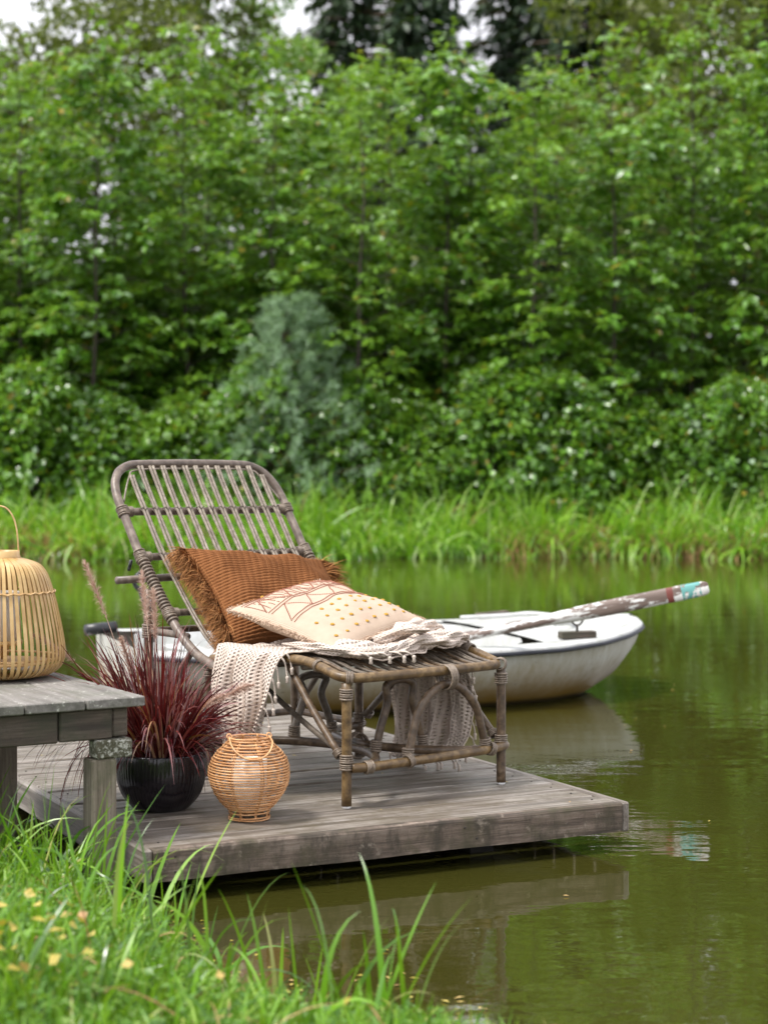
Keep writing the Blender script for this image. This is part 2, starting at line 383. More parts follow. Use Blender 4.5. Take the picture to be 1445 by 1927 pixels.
def link(name, data, parent=None, loc=None, rot=None):
    o = bpy.data.objects.new(name, data); COL.objects.link(o)
    if parent is not None: o.parent = parent
    if loc is not None: o.location = loc
    if rot is not None: o.rotation_euler = rot
    return o
def thing(name, label, cat, loc=(0, 0, 0), rz=0, group=None):
    o = link(name, None, None, loc, (0, 0, rz)); return tag(o, label, cat, group)
def tag(o, label=None, cat=None, group=None, kind=None):
    if label: o['label'] = label
    if cat: o['category'] = cat
    if group: o['group'] = group
    if kind: o['kind'] = kind
    return o
def np_mesh(name, V, F, mat, smooth=False, uv=None):
    """V (n,3), F (m,k) with constant k"""
    me = bpy.data.meshes.new(name)
    V = np.ascontiguousarray(V, dtype=np.float32); F = np.ascontiguousarray(F, dtype=np.int32)
    me.vertices.add(len(V)); me.vertices.foreach_set('co', V.ravel())
    m, kk = F.shape
    me.loops.add(m * kk); me.loops.foreach_set('vertex_index', F.ravel())
    me.polygons.add(m); me.polygons.foreach_set('loop_start', np.arange(0, m * kk, kk, dtype=np.int32))
    me.polygons.foreach_set('loop_total', np.full(m, kk, dtype=np.int32))
    if smooth: me.polygons.foreach_set('use_smooth', np.ones(m, dtype=bool))
    if uv is not None:
        l = me.uv_layers.new(name='UVMap'); l.data.foreach_set('uv', np.asarray(uv, dtype=np.float32)[F.ravel()].ravel())
    me.materials.append(M[mat]); me.update(calc_edges=True); return me
def grid_mesh(name, P, mat, uv=None, closed_u=False):
    """P (a,b,3)"""
    a, b, _ = P.shape; idx = np.arange(a * b).reshape(a, b)
    F = np.stack([idx[:-1, :-1], idx[1:, :-1], idx[1:, 1:], idx[:-1, 1:]], -1).reshape(-1, 4)
    return np_mesh(name, P.reshape(-1, 3), F, mat, True, None if uv is None else uv.reshape(-1, 2))
def unit(a): return a / (np.linalg.norm(a, axis=-1, keepdims=True) + 1e-9)
def blades(P0, D, L, W, droop, segs=4, fold=0.0, r=rng, tipw=.08, side=None, belly=.15):
    """ribbons that start at P0, set off along D and arch over under their weight"""
    n = len(P0); D = unit(D); up = np.array([0, 0, 1.0])
    if side is None:
        side = np.cross(D, up + .35 * r.normal(size=(n, 3)))
        side = side + .5 * np.cross(D, r.normal(size=(n, 3)))
    side = unit(side)
    L = np.asarray(L)[:, None]; W = np.asarray(W)[:, None]; droop = np.asarray(droop)[:, None]
    p = P0.copy(); d = D.copy(); rows = []
    hd = D.copy(); hd[:, 2] = 0; hd = unit(hd + 1e-6)
    for i in range(segs + 1):
        t = i / segs
        w = W * ((1 - t) ** .8 * (1 + belly * 4 * t) if i < segs else tipw)
        rows.append(np.stack([p - side * w * .5, p + side * w * .5], 1))
        d = d - up * droop / segs * (1.0 + 1.2 * t); d = unit(d)
        p = p + d * L / segs
    V = np.stack(rows, 1)                       # n, segs+1, 2, 3
    base = (np.arange(n) * (segs + 1) * 2)[:, None]
    q = np.array([[2 * i, 2 * i + 1, 2 * i + 3, 2 * i + 2] for i in range(segs)]).ravel()[None]
    F = (base + q).reshape(-1, 4)
    return V.reshape(-1, 3), F
def leaves(P, D, Nn, L, W):
    """folded leaf shapes: five corners, four triangles"""
    n = len(P); D = unit(D); S = unit(np.cross(D, Nn)); U = np.cross(S, D)
    L = L[:, None]; W = W[:, None]
    V = np.stack([P, P + D * L * .45 - S * W * .5 + U * W * .12, P + D * L * .5 - U * W * .08,
                  P + D * L * .45 + S * W * .5 + U * W * .12, P + D * L - U * L * .12], 1)
    b = (np.arange(n) * 5)[:, None]
    F = (b + np.array([0, 2, 1, 0, 3, 2, 1, 2, 4, 2, 3, 4])[None]).reshape(-1, 3)
    return V.reshape(-1, 3), F
def cr(pts, n=6, closed=False):
    P = [Vector(p) for p in pts]; m = len(P); out = []
    rngi = range(m) if closed else range(m - 1)
    for i in rngi:
        if closed: a, b, c, d = P[i - 1], P[i], P[(i + 1) % m], P[(i + 2) % m]
        else: a, b, c, d = P[max(i - 1, 0)], P[i], P[i + 1], P[min(i + 2, m - 1)]
        for j in range(n):
            t = j / n
            out.append(.5 * ((2 * b) + (c - a) * t + (2 * a - 5 * b + 4 * c - d) * t * t + (3 * b - a - 3 * c + d) * t ** 3))
    if not closed: out.append(P[-1])
    return out
def smooth_noise(x, y, seed=0, octs=3):
    z = 0; r = np.random.default_rng(seed)
    for o in range(octs):
        for _ in range(4):
            a, b, ph = r.normal(), r.normal(), r.uniform(0, 6.28)
            z = z + np.sin(x * a * 2 ** o + y * b * 2 ** o + ph) * .5 ** o / 4
    return z

# ------------------------------------------------------------------ ground, water
SH = np.array([(-200, 14), (-60, 11), (-8, 8.0), (-3, 6.2), (-1.6, 5.30), (-1.1, 4.98), (-.85, 4.80), (-.66, 4.55), (-.45, 4.12), (-.28, 3.82), (.05, 3.66), (.42, 3.32), (1.2, 2.6), (3, 1.6), (10, .5), (60, -4), (200, -10)])
def near_shore(x): return np.interp(x, SH[:, 0], SH[:, 1]) + .03 * np.sin(x * 9) + .02 * np.sin(x * 23 + 1)
def far_shore(x): return 23.2 + .35 * np.sin(x * .7) + .15 * np.sin(x * 2.3 + 1) + .02 * x
def ground_z(x, y):
    dn = near_shore(x) - y; df = y - far_shore(x)
    zn = np.where(dn > 0, .22 * (1 - np.exp(-np.maximum(dn, 0) / .6)) + .015 * np.maximum(dn, 0), np.maximum(dn * .7, -.9))
    zf = np.where(df > 0, .45 * (1 - np.exp(-np.maximum(df, 0) / 1.2)) + .012 * np.maximum(df, 0), np.maximum(df * .7, -.9))
    return np.maximum(zn, zf) + .015 * smooth_noise(x * 3, y * 3, 5)
xs = np.unique(np.concatenate([np.linspace(-180, -30, 12), np.linspace(-30, -4, 30), np.linspace(-4, 3.5, 110), np.linspace(3.5, 30, 30), np.linspace(30, 180, 12)]))
ys = np.unique(np.concatenate([np.linspace(-60, 0, 12), np.linspace(0, 7, 110), np.linspace(7, 21, 12), np.linspace(21, 30, 50), np.linspace(30, 80, 15), np.linspace(80, 400, 14)]))
X, Y = np.meshgrid(xs, ys, indexing='ij')
g = link('ground', grid_mesh('ground', np.stack([X, Y, ground_z(X, Y)], -1), 'ground')); tag(g, kind='structure')
mb = MB(); mb.add([(-60, -6, 0), (60, -6, 0), (60, 26, 0), (-60, 26, 0)], [(0, 1, 2, 3)])
tag(mb.build('pond_water', 'water', smooth=False), kind='structure')

# ------------------------------------------------------------------ jetty (low deck)
DZ = .146
TH = R(27)
jetty = thing('jetty', 'low weathered plank deck reaching out over the pond, with a thick front edge', 'deck', (-.638, 4.80, 0), TH)
Wd, Ld = 1.556, 2.62
nb = 22; pitch = (Ld - .032) / nb
for i in range(nb):
    y0 = .036 + i * pitch + .002; y1 = .036 + (i + 1) * pitch - .009 - random.uniform(0, .002)
    mb = MB(); dzz = random.uniform(-.0022, .0018)
    mb.box(-Wd / 2 + .030, Wd / 2 - .030, -(y1 - y0) / 2, (y1 - y0) / 2, -.027 + dzz, dzz, .004)
    mb.build('deck_board', 'deck_wood', jetty, False, (Wd / 2, (y0 + y1) / 2, DZ))
# front fascia with rounded top edge
def prof_beam(prof, x0, x1):
    n = len(prof); v = []
    nx = 24
    for i in range(nx + 1):
        x = x0 + (x1 - x0) * i / nx
        for (y, z) in prof: v.append((x, y + .0015 * math.sin(x * 7), z + .0012 * math.sin(x * 11 + y * 60)))
    f = [(i * n + j, (i + 1) * n + j, (i + 1) * n + (j + 1) % n, i * n + (j + 1) % n) for i in range(nx) for j in range(n)]
    f += [tuple(range(n)), tuple(nx * n + j for j in range(n - 1, -1, -1))]
    return v, f
pr = [(0, -.086), (0, -.008), (.003, -.002), (.009, .0005), (.0325, .0005), (.0325, -.086)]
mb = MB(); mb.add(*prof_beam(pr, -Wd / 2 + .028, Wd / 2 - .028)); mb.build('front_fascia', 'fascia_wood', jetty, False, (Wd / 2, 0, DZ))
for (x, z) in ((.09, -.022), (.09, -.064), (.56, -.03), (.98, -.026), (1.02, -.060), (1.47, -.022), (1.47, -.064)):
    mb = MB(); mb.lathe([(.0001, .0012), (.003, .001), (.0036, -.002)], 8); mb.build('screw_head', 'iron', jetty, False, (x, .0, DZ + z), (R(90), 0, 0))
for i in range(nb):
    for x in (.075, Wd - .075):
        mb = MB(); mb.lathe([(.0001, .0008), (.0030, .0006), (.0035, -.002)], 7); mb.build('screw_head', 'iron', jetty, False, (x, .036 + (i + .5) * pitch, DZ + .0004))
for sx_ in (0, 1):
    x0 = 0 if sx_ == 0 else Wd - .027
    mb = MB(); mb.box(-.0135, .0135, -Ld / 2, Ld / 2, -.088, .0015, .005)
    mb.build('side_board', 'deck_side', jetty, False, (x0 + .0135, Ld / 2 + .001, DZ))
mb = MB(); mb.box(-Wd / 2 + .028, Wd / 2 - .028, 0, .028, -.086, -.001, .003); mb.build('back_fascia', 'fascia_wood', jetty, False, (Wd / 2, Ld - .027, DZ))
for x in (.3, .78, 1.26):
    mb = MB(); mb.box(-.025, .025, -Ld / 2 + .35, Ld / 2 - .05, -.022, .022); mb.build('joist', 'underdeck_shade_wood', jetty, False, (x, Ld / 2, DZ - .052))
for (x, y) in ((.35, .9), (1.14, .22), (.3, 2.2), (1.3, 2.2), (1.25, 1.2)):
    mb = MB(); mb.box(-.04, .04, -.04, .04, -.9, 0); mb.build('pile', 'underdeck_shade_wood', jetty, False, (x, y, DZ - .03))

# ------------------------------------------------------------------ bench / raised step on the left
BT = R(31)
bench = thing('plank_bench', 'grey lichen-spotted plank bench beside the deck, carrying the tall lantern', 'bench', (-.653, 4.93, 0), BT)
BH = .544
wpl = .172
for i in range(8):
    mb = MB(); L_ = .92 + random.uniform(-.006, .006)
    y0 = -.012 + random.uniform(-.004, .004)
    mb.box(-wpl / 2 + .0025, wpl / 2 - .0025, -L_ / 2, L_ / 2, -.027, 0, .003)
    mb.build('top_plank', 'bench_wood', bench, False, (-wpl * (i + .5), y0 + L_ / 2, BH + random.uniform(-.001, .001)))
def bbox(name, mat, x0, x1, y0, y1, z0, z1, bev=.004):
    mb = MB(); hx, hy, hz = (x1 - x0) / 2, (y1 - y0) / 2, (z1 - z0) / 2
    mb.box(-hx, hx, -hy, hy, -hz, hz, bev)
    return mb.build(name, mat, bench, False, (x0 + hx, y0 + hy, z0 + hz))
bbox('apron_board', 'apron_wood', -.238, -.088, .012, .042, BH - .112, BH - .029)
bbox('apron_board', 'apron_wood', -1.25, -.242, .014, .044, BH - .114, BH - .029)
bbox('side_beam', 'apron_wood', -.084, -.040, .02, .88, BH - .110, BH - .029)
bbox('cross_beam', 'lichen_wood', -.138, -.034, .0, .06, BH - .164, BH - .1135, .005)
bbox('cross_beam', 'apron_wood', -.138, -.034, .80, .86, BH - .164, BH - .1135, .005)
bbox('post', 'post_wood', -.150, -.078, .004, .072, -.25, BH - .1655, .005)
bbox('post', 'post_wood', -.150, -.078, .79, .86, -.35, BH - .1655, .005)
bbox('post', 'post_wood', -1.15, -1.08, .004, .072, -.1, BH - .116, .005)
bbox('post', 'post_wood', -1.15, -1.08, .79, .86, -.35, BH - .116, .005)
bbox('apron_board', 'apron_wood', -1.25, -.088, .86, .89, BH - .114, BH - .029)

# ------------------------------------------------------------------ rattan lounger, local axes: x to the right, y towards the back
PHI = R(40.3)
ch = thing('rattan_lounger', 'grey-brown rattan lounge chair with reclined slatted back standing on the deck', 'lounge chair', (-.112, 5.406, DZ), PHI)
W = .64; LS = .70
def part(name, pts, r, mat='rattan', n=10, closed=False, sm=6, par=None, caps=True):
    P = cr(pts, sm, closed) if sm else pts
    mb = MB(); mb.tube(P, r, n, closed, caps); return mb.build(name, mat, par or ch)
def binding(c, axis, r, w=.03, k=5, mat='binding', par=None):
    """coils of split cane round a joint"""
    ax = Vector(axis).normalized(); mb = MB(); c = Vector(c)
    u = ax.orthogonal().normalized(); v = ax.cross(u)
    for i in range(k):
        o = c + ax * (w * ((i + .5) / k - .5)) ; rr = r * (1 + random.uniform(-.03, .05)); tilt = random.uniform(-.08, .08)
        pts = [o + (u * math.cos(a) + v * math.sin(a)) * rr + ax * tilt * rr * math.cos(a) for a in [2 * math.pi * j / 14 for j in range(14)]]
        mb.tube(pts, w / k * .52, 5, True)
    return mb.build('binding', mat, par or ch)
def coil(pts, r, k, rc, name='binding', mat='binding'):
    """a long run of winding along a bent pole"""
    P = [Vector(p) for p in cr(pts, 8)]; mb = MB(); out = []
    seg = [0]
    for i in range(1, len(P)): seg.append(seg[-1] + (P[i] - P[i - 1]).length)
    def at(d):
        for i in range(1, len(P)):
            if seg[i] >= d: 
                t = (d - seg[i - 1]) / max(1e-6, seg[i] - seg[i - 1]); return P[i - 1].lerp(P[i], t), (P[i] - P[i - 1]).normalized()
        return P[-1], (P[-1] - P[-2]).normalized()
    for i in range(k):
        o, ax = at(seg[-1] * (i + .5) / k); u = ax.orthogonal().normalized(); v = ax.cross(u)
        mb.tube([o + (u * math.cos(a) + v * math.sin(a)) * r for a in [2 * math.pi * j / 12 for j in range(12)]], rc, 5, True)
    return mb.build(name, mat, ch)
def rim_z(s): return np.interp(s, [-.02, .02, .08, .16, .25, .35, .5, .69], [.389, .391, .404, .424, .428, .422, .405, .392])
# seat rim: front bar and both sides in one bent pole
rim = []
for s in (.69, .6, .5, .4, .3, .2, .12, .06): rim.append((-.005, s, rim_z(s)))
rim += [(.0, .025, .392), (.025, -.002, .389), (.07, -.014, .388), (.2, -.022, .388), (.32, -.024, .388), (.44, -.022, .388), (.57, -.014, .388), (.615, -.002, .389), (.64, .025, .392)]
for s in (.06, .12, .2, .3, .4, .5, .6, .69): rim.append((W + .005, s, rim_z(s)))
part('seat_rim', rim, .0155, 'rattan_olive', 12)
part('seat_back_bar', [(0, .68, .385), (W / 2, .685, .383), (W, .68, .385)], .013)
part('seat_cross_bar', [(0.005, .22, .405), (W / 2, .22, .403), (W - .005, .22, .405)], .011, 'cane_dark')
part('seat_cross_bar', [(0.005, .45, .39), (W / 2, .45, .388), (W - .005, .45, .39)], .011, 'cane_dark')
# legs
for (x, y, mt, yy) in ((0, 0, 'rattan_olive', 0), (W, 0, 'rattan', 0), (W - .015, LS, 'rattan', 0), (-.01, LS, 'rattan', 0)):
    top = .375 if y == 0 else .385
    lg = part('leg', [(x, y, .008), (x + .001, y, .2), (x, y, top)], .0155, mt, 12, sm=4)
    mb = MB(); mb.lathe([(.0, 0), (.011, 0), (.0135, .003), (.0135, .009), (.0, .009)], 16, c=(x, y, 0)); mb.build('foot_cap', 'white_plastic', lg)
    binding((x, y, .138), (0, 0, 1), .0185, .046, 7)
    binding((x, y, top - .033), (0, 0, 1), .0180, .036, 5)
for (x, y) in ((.001, .0), (W - .001, .0)):
    binding((x + (.006 if x < .3 else -.006), -.004, .389), (1 if x < .3 else -1, -.6, 0), .0185, .022, 4)
for s in (.09,): binding((-.004, s + .04, rim_z(s + .04)), (0, 1, .25), .0185, .012, 2)
binding((W + .004, .16, rim_z(.16)), (0, 1, .2), .0185, .04, 6)
# front stretcher, wraps round the right leg and runs on
part('front_stretcher', [(.008, -.016, .122), (.05, -.030, .121), (.15, -.036, .122), (.32, -.038, .123), (.5, -.034, .124), (.60, -.024, .125), (.645, -.012, .126), (.662, .012, .127), (.655, .04, .128)], .0145, 'rattan_olive', 10)
binding((.06, -.030, .121), (1, -.1, 0), .0172, .028, 4)
# two bowed stretchers that meet under the middle of the seat
def bow(mirror):
    p = [(.012, .006, .115), (.08, .022, .113), (.16, .065, .113), (.225, .135, .114), (.272, .23, .115), (.292, .34, .115), (.278, .45, .115), (.235, .56, .115), (.17, .64, .114), (.09, .685, .113), (.005, .70, .113)]
    return [((W - a) if mirror else a, b, c + (.0 if not mirror else .004)) for a, b, c in p]
part('side_bow', bow(0), .0145, 'rattan', 10); part('side_bow', bow(1), .0145, 'rattan', 10)
binding((.32, .34, .117), (0, 1, 0), .040, .03, 5)
# arches
def arch(x0, x1, y, zb, zt, mat='rattan', xc=None):
    xc = xc or (x0 + x1) / 2; h = zt - zb
    pts = [(x0, y, zb), (x0 + .022, y, zb + h * .35), (x0 + .05, y, zb + h * .68), (xc - .055, y, zb + h * .93), (xc, y, zt), (xc + .055, y, zb + h * .93), (x1 - .05, y, zb + h * .68), (x1 - .022, y, zb + h * .35), (x1, y, zb)]
    o = part('arch', pts, .0130, mat, 10)
    for x in (x0, x1): binding((x + (.004 if x == x0 else -.004), y, zb + .025), (.1 if x == x0 else -.1, 0, 1), .0158, .036, 5)
    return o
arch(.222, .556, -.020, .118, .345, 'rattan', .387)
binding((.387, -.022, .366), (1, 0, 0), .038, .034, 5)
binding((.217, -.037, .125), (1, 0, .3), .0195, .02, 3); binding((.562, -.034, .127), (1, 0, -.3), .0195, .02, 3)
arch(.250, .455, .165, .118, .345)
arch(.250, .420, .59, .118, .325, 'cane_dark')
# diagonal braces
for x in (0, W):
    part('brace', [(x, .030, .155), (x, .15, .265), (x, .285, rim_z(.28) - .022)], .0115, 'rattan', 10, sm=3)
    part('brace', [(x - (.01 if x else 0), .672, .155), (x, .55, .265), (x, .42, rim_z(.42) - .022)], .0115, 'cane_dark', 10, sm=3)
    binding((x, .036, .160), (0, .12, .11), .0150, .022, 4)
    binding((x, .665, .160), (0, -.12, .11), .0150, .022, 4)
part('brace', [(.05, .60, .375), (.06, .35, .25), (.03, .05, .15)], .009, 'cane_dark', 8, sm=3)
# seat canes
for i in range(15):
    x = .040 + i * .040
    for dxx in (-.0055, .0055):
        w = random.uniform(-.004, .004)
        pts = [(x + dxx, -.014 + abs(x - .32) ** 2 * .08, .395)] + [(x + dxx + w * math.sin(s * 9) + random.uniform(-.0012, .0012), s, rim_z(s) + .004 + random.uniform(-.0012, .0012)) for s in (.06, .14, .22, .33, .45, .57, .68)]
        part('seat_cane', pts, .0048, 'cane_dark' if (i + (dxx > 0)) % 3 else 'rattan', 6, sm=3)
for s in (.22, .45):
    mb = MB()
    for i in range(15):
        x = .040 + i * .040
        for sg in (-1, 1):
            mb.tube([(x - .012, s - .010 * sg, rim_z(s) + .003), (x, s, rim_z(s) + .0105), (x + .012, s + .010 * sg, rim_z(s) + .003)], .0016, 5)
    mb.build('cane_tie', 'cane_dark', ch)
# backrest: side poles follow this curve (y, z)
BC = [(.613, .364), (.679, .383), (.74, .402), (.809, .440), (.870, .488), (.939, .555), (1.0845, .712), (1.14, .785), (1.2, .866), (1.262, .952)]
def bc(z):
    return float(np.interp(z, [p[1] for p in BC] + [1.03], [p[0] for p in BC] + [1.312]))
x0b, x1b = -.028, .688
pole = [(x0b + (.03 if z < .4 else 0), y, z) for y, z in BC[:-1]]
frame = [(x0b, y, z) for y, z in BC[:-1]] + [(x0b, 1.235, .915), (x0b + .012, 1.270, .963), (x0b + .042, 1.297, 1.003), (x0b + .09, 1.312, 1.026), (x0b + .15, 1.316, 1.032),
         (.33, 1.318, 1.035), (x1b - .15, 1.316, 1.032), (x1b - .09, 1.312, 1.026), (x1b - .042, 1.297, 1.003), (x1b - .012, 1.270, .963), (x1b, 1.235, .915)] + [(x1b, y, z) for y, z in BC[:-1][::-1]]
part('back_frame', frame, .0155, 'rattan_back', 12)
thin_ = [(x0b + .016, bc(.90) - .004, .90), (x0b + .07, bc(.985) - .012, .985), (x0b + .12, bc(1.012) - .01, 1.012), (.33, bc(1.016) - .01, 1.016), (x1b - .12, bc(1.012) - .01, 1.012), (x1b - .07, bc(.985) - .012, .985), (x1b - .016, bc(.90) - .004, .90)]
part('inner_hoop', thin_, .0035, 'cane_pale', 6)
for z, rr in ((.866, .0135), (.712, .013), (.53, .012)):
    y = bc(z) + .004
    part('back_rail', [(x0b, y, z), (.15, y + .002, z - .002), (.33, y + .003, z - .003), (.52, y + .002, z - .002), (x1b, y, z)], rr, 'rattan_back', 10)
    for x in (x0b, x1b):
        binding((x, y - .004, z), (0, .55, .83), .0188, .034, 5)
        binding((x + (.028 if x < .3 else -.028), y, z), (1, 0, 0), rr + .003, .024, 5)
for x in (x0b, x1b): coil([(x, bc(z), z) for z in (.735, .68, .62, .56, .50)], .0180, 22, .0042)
nc = 13
for i in range(nc):
    xb = .045 + i * (W - .07) / (nc - 1) + .005
    ztop = 1.018 if 0 < i < nc - 1 else .985
    for dxx in (-.0062, .0062):
        zs = [ztop, .94, .866, .79, .712, .62, .53, .45, .41]
        dd = random.uniform(-.0015, .0015)
        pts = [(xb + dxx + random.uniform(-.0012, .0012) + dd * math.sin(z * 20), bc(z) - .017, z + .008) for z in zs]
        part('back_cane', pts, .0053, 'cane_pale', 7, sm=4)
    for z in (.866, .712):
        mb = MB(); y = bc(z) - .012
        for sg in (-1, 1):
            mb.tube([(xb - .014, y + .004, z + .010 - .016 * sg * 0), (xb - .008 * 1, y - .010, z + .009 * sg + .006), (xb + .008, y - .010, z - .009 * sg + .006), (xb + .014, y + .004, z - .002)], .0020, 5)
        mb.build('cane_tie', 'cane_dark', ch)
# adjustable prop behind the back
part('prop_rod', [(-.075, 1.165, .630), (.30, 1.165, .634), (.72, 1.165, .638)], .0135, 'rattan_back', 12, sm=2)
for x in (.013, .647):
    up = part('prop_upright', [(x, 1.10, .60), (x, 1.10, .35), (x, 1.09, .008)], .0165, 'rattan', 10, sm=3)
    mb = MB(); mb.tube([(x - .002, 1.083, .565), (x - .002, 1.083, .525)], .0045, 8); mb.build('slot', 'black_plastic', up)
    binding((x, 1.10, .455), (0, 0, 1), .0195, .05, 6)
    part('prop_bar', [(x, 1.10, .455), (x + (-.0), .95, .455), (x, .86, .452)], .0125, 'rattan_back', 10, sm=3)
    part('side_rail', [(x, 1.09, .125), (x, .9, .122), (x, LS, .12)], .0135, 'rattan', 10, sm=3)
    part('brace', [(x, 1.07, .150), (x, .96, .27), (x, .84, .40)], .0115, 'cane_dark', 10, sm=3)
part('prop_bar', [(.013, 1.10, .455), (.33, 1.10, .452), (.647, 1.10, .455)], .012, 'rattan', 10, sm=2)
part('rear_stretcher', [(.013, 1.09, .125), (.33, 1.10, .125), (.647, 1.09, .125)], .0135, 'rattan', 10, sm=3)
for x in (-.045, .700):
    mb = MB(); mb.tube([(x, 1.12, .70), (x, 1.135, .665)], .006, 8); mb.build('bolt', 'black_plastic', ch)

# ------------------------------------------------------------------ cushions (placed in the lounger's axes)
CH = Matrix.Translation((-.112, 5.406, DZ)) @ Matrix.Rotation(PHI, 4, 'Z')
def cw(p): return CH @ Vector(p)
def cushion(name, TLc, TRc, BLc, BRc, T, mat, label, n=44, pinch=.07, sag=0.0, seed=1, ribs=0):
    A, B, C_, D_ = [np.array(cw(p)) for p in (BLc, BRc, TLc, TRc)]
    cen = (A + B + C_ + D_) / 4
    u = np.linspace(-1, 1, n); U, V = np.meshgrid(u, u, indexing='ij')
    nrm = np.cross(B - A, C_ - A); nrm /= np.linalg.norm(nrm)
    def pos(U, V, side):
        a = U * (1 - pinch * np.cos(V * math.pi / 2) * np.abs(U)); b = V * (1 - pinch * np.cos(U * math.pi / 2) * np.abs(V))
        s, t = (a + 1) / 2, (b + 1) / 2
        P = (A * ((1 - s) * (1 - t))[..., None] + B * (s * (1 - t))[..., None] + C_ * ((1 - s) * t)[..., None] + D_ * (s * t)[..., None])
        h = T * np.power(np.clip((1 - np.abs(U) ** 2.4) * (1 - np.abs(V) ** 2.4), 0, 1), .62)
        w = smooth_noise(U * 3.2, V * 3.2, seed, 3) * T * .16 * (1 - U ** 2 * V ** 2)
        edge = np.minimum(1 - np.abs(U), 1 - np.abs(V)); w = w * np.clip(edge * 5, 0, 1)
        return P + nrm * (side * h + w)[..., None]
    root = link(name, None, None, tuple(cen))
    for side, nm in ((1, 'cushion_front'), (-1, 'cushion_back')):
        if ribs and side > 0:                       # raised slanting yarns of the coarse weave
            uf = np.linspace(-1, 1, 340); U2, V2 = np.meshgrid(uf, uf, indexing='ij'); P = pos(U2, V2, side) - cen
            ph2 = V2 * ribs + .10 * ribs * .12 * smooth_noise(U2 * 5, V2 * 5, seed + 4, 3); row = np.floor(ph2)
            hgt = np.abs(np.sin(math.pi * ph2)) ** .7 * (.62 + .38 * np.abs(np.sin(math.pi * (U2 * ribs * .62 + row * .5 + ph2 * .35))))
            P = P + nrm * (hgt * .0068)[..., None]; uv = np.stack([(U2 + 1) / 2, (V2 + 1) / 2], -1)
            link(nm, grid_mesh(nm, P, mat, uv), root); continue
        P = pos(U, V, side) - cen
        if side < 0: P = P[::-1]
        uv = np.stack([(U + 1) / 2, (V + 1) / 2], -1)
        link(nm, grid_mesh(nm, P, mat, uv), root)
    tag(root, label, 'cushion')
    return root, pos, cen, nrm
rust, rpos, rcen, rn = cushion('cushion', (.100, 1.015, .740), (.680, .985, .680), (.085, .695, .425), (.640, .680, .405), .092, 'rust_weave',
    'rust brown woven cushion with long shaggy fringe leaning against the chair back', seed=3, pinch=.085, ribs=18)
# fringe along the two side seams
for sgn in (-1, 1):
    m = 2600; v = rng.uniform(-1, 1, m); e = np.full(m, sgn * 1.0)
    P0 = rpos(e, v, rng.uniform(-1, 1, m)) - rcen
    out = rpos(e, v, np.zeros(m)) - rpos(e * .93, v, np.zeros(m)); out = unit(out)
    D = out * 1.3 + rng.normal(size=(m, 3)) * .30 + rn * rng.uniform(-.1, .55, m)[:, None] + .25 * np.stack([np.sin(v * 31), np.cos(v * 23), np.sin(v * 17 + 2)], -1) + np.array([0, 0, -.05])
    Vv, F = blades(P0, D, rng.uniform(.055, .11, m), np.full(m, .0034), rng.uniform(.2, 2.0, m), 6, belly=.05, tipw=.0008)
    fr = link('fringe', np_mesh('fringe', Vv, F, 'rust_yarn'), rust); tag(fr, kind='stuff')
m = 500; v = rng.uniform(-1, 1, m); sd_ = np.full(m, 1.0)
P0 = rpos(v, sd_, np.zeros(m)) - rcen; D = rng.normal(size=(m, 3)) + np.array([0, 0, .5])
Vv, F = blades(P0, D, rng.uniform(.008, .03, m), np.full(m, .0018), rng.uniform(0, 1, m), 3, tipw=.0008); tag(link('top_fuzz', np_mesh('top_fuzz', Vv, F, 'rust_yarn'), rust), kind='stuff')
for sgn in (-1, 1):
    mb = MB(); mb.tube([Vector(rpos(np.array(sgn * .97), np.array(t), 1.0) - rcen) for t in np.linspace(-.98, .98, 40)], .0024, 6)
    mb.build('seam', 'rust_yarn', rust)

# corners: "BL" is the front corner, "BR" the right one, "TL" the left one, "TR" the far one
cream, cpos, ccen, cn = cushion('cushion', (-.015, .590, .560), (.443, .695, .630), (.076, .140, .450), (.540, .262, .522), .066, 'cream_cotton',
    'cream cotton cushion with brown stitching and mustard dots lying on the white throw', seed=11, pinch=.06)
def cp(u, v, lift=.001):
    """u from the front corner to the right, v from the front corner to the left, 0..1"""
    return Vector(cpos(np.array(2 * u - 1), np.array(2 * v - 1), 1.0) - ccen + cn * lift)
def stitch(name, pts, mat='brown_thread', r=.0019, dash=.011, gap=.0035):
    P = []
    for a, b in zip(pts[:-1], pts[1:]):
        k = max(2, int(math.hypot(b[0] - a[0], b[1] - a[1]) / .012))
        P += [(a[0] + (b[0] - a[0]) * i / k, a[1] + (b[1] - a[1]) * i / k) for i in range(k)]
    P.append(pts[-1]); mb = MB(); W3 = [cp(*p) for p in P]
    i = 0
    while i < len(W3) - 1:
        a, b = W3[i], W3[i + 1]; d = (b - a).normalized() * gap * .5
        if (b - a).length > gap * 1.2: mb.tube([a + d, (a + b) / 2 + Vector(cn) * .0008, b - d], r, 5)
        i += 1
    return mb.build(name, mat, cream)
for v0 in (.455, .485, .66, .69, .905, .935): stitch('stitched_line', [(.05, v0 - .005), (.5, v0 + .012), (.96, v0)])
zz = [(.06, .49)]
for i in range(1, 8): zz.append((.06 + .125 * i, .655 if i % 2 else .495))
stitch('stitched_zigzag', zz); 
for i in range(6):
    cx_, cy_ = .185 + .125 * i, (.545 if i % 2 == 0 else .605)
    stitch('stitched_diamond', [(cx_ + .022 * math.cos(a), cy_ + .02 * math.sin(a)) for a in [2 * math.pi * j / 8 for j in range(9)]], r=.0016)
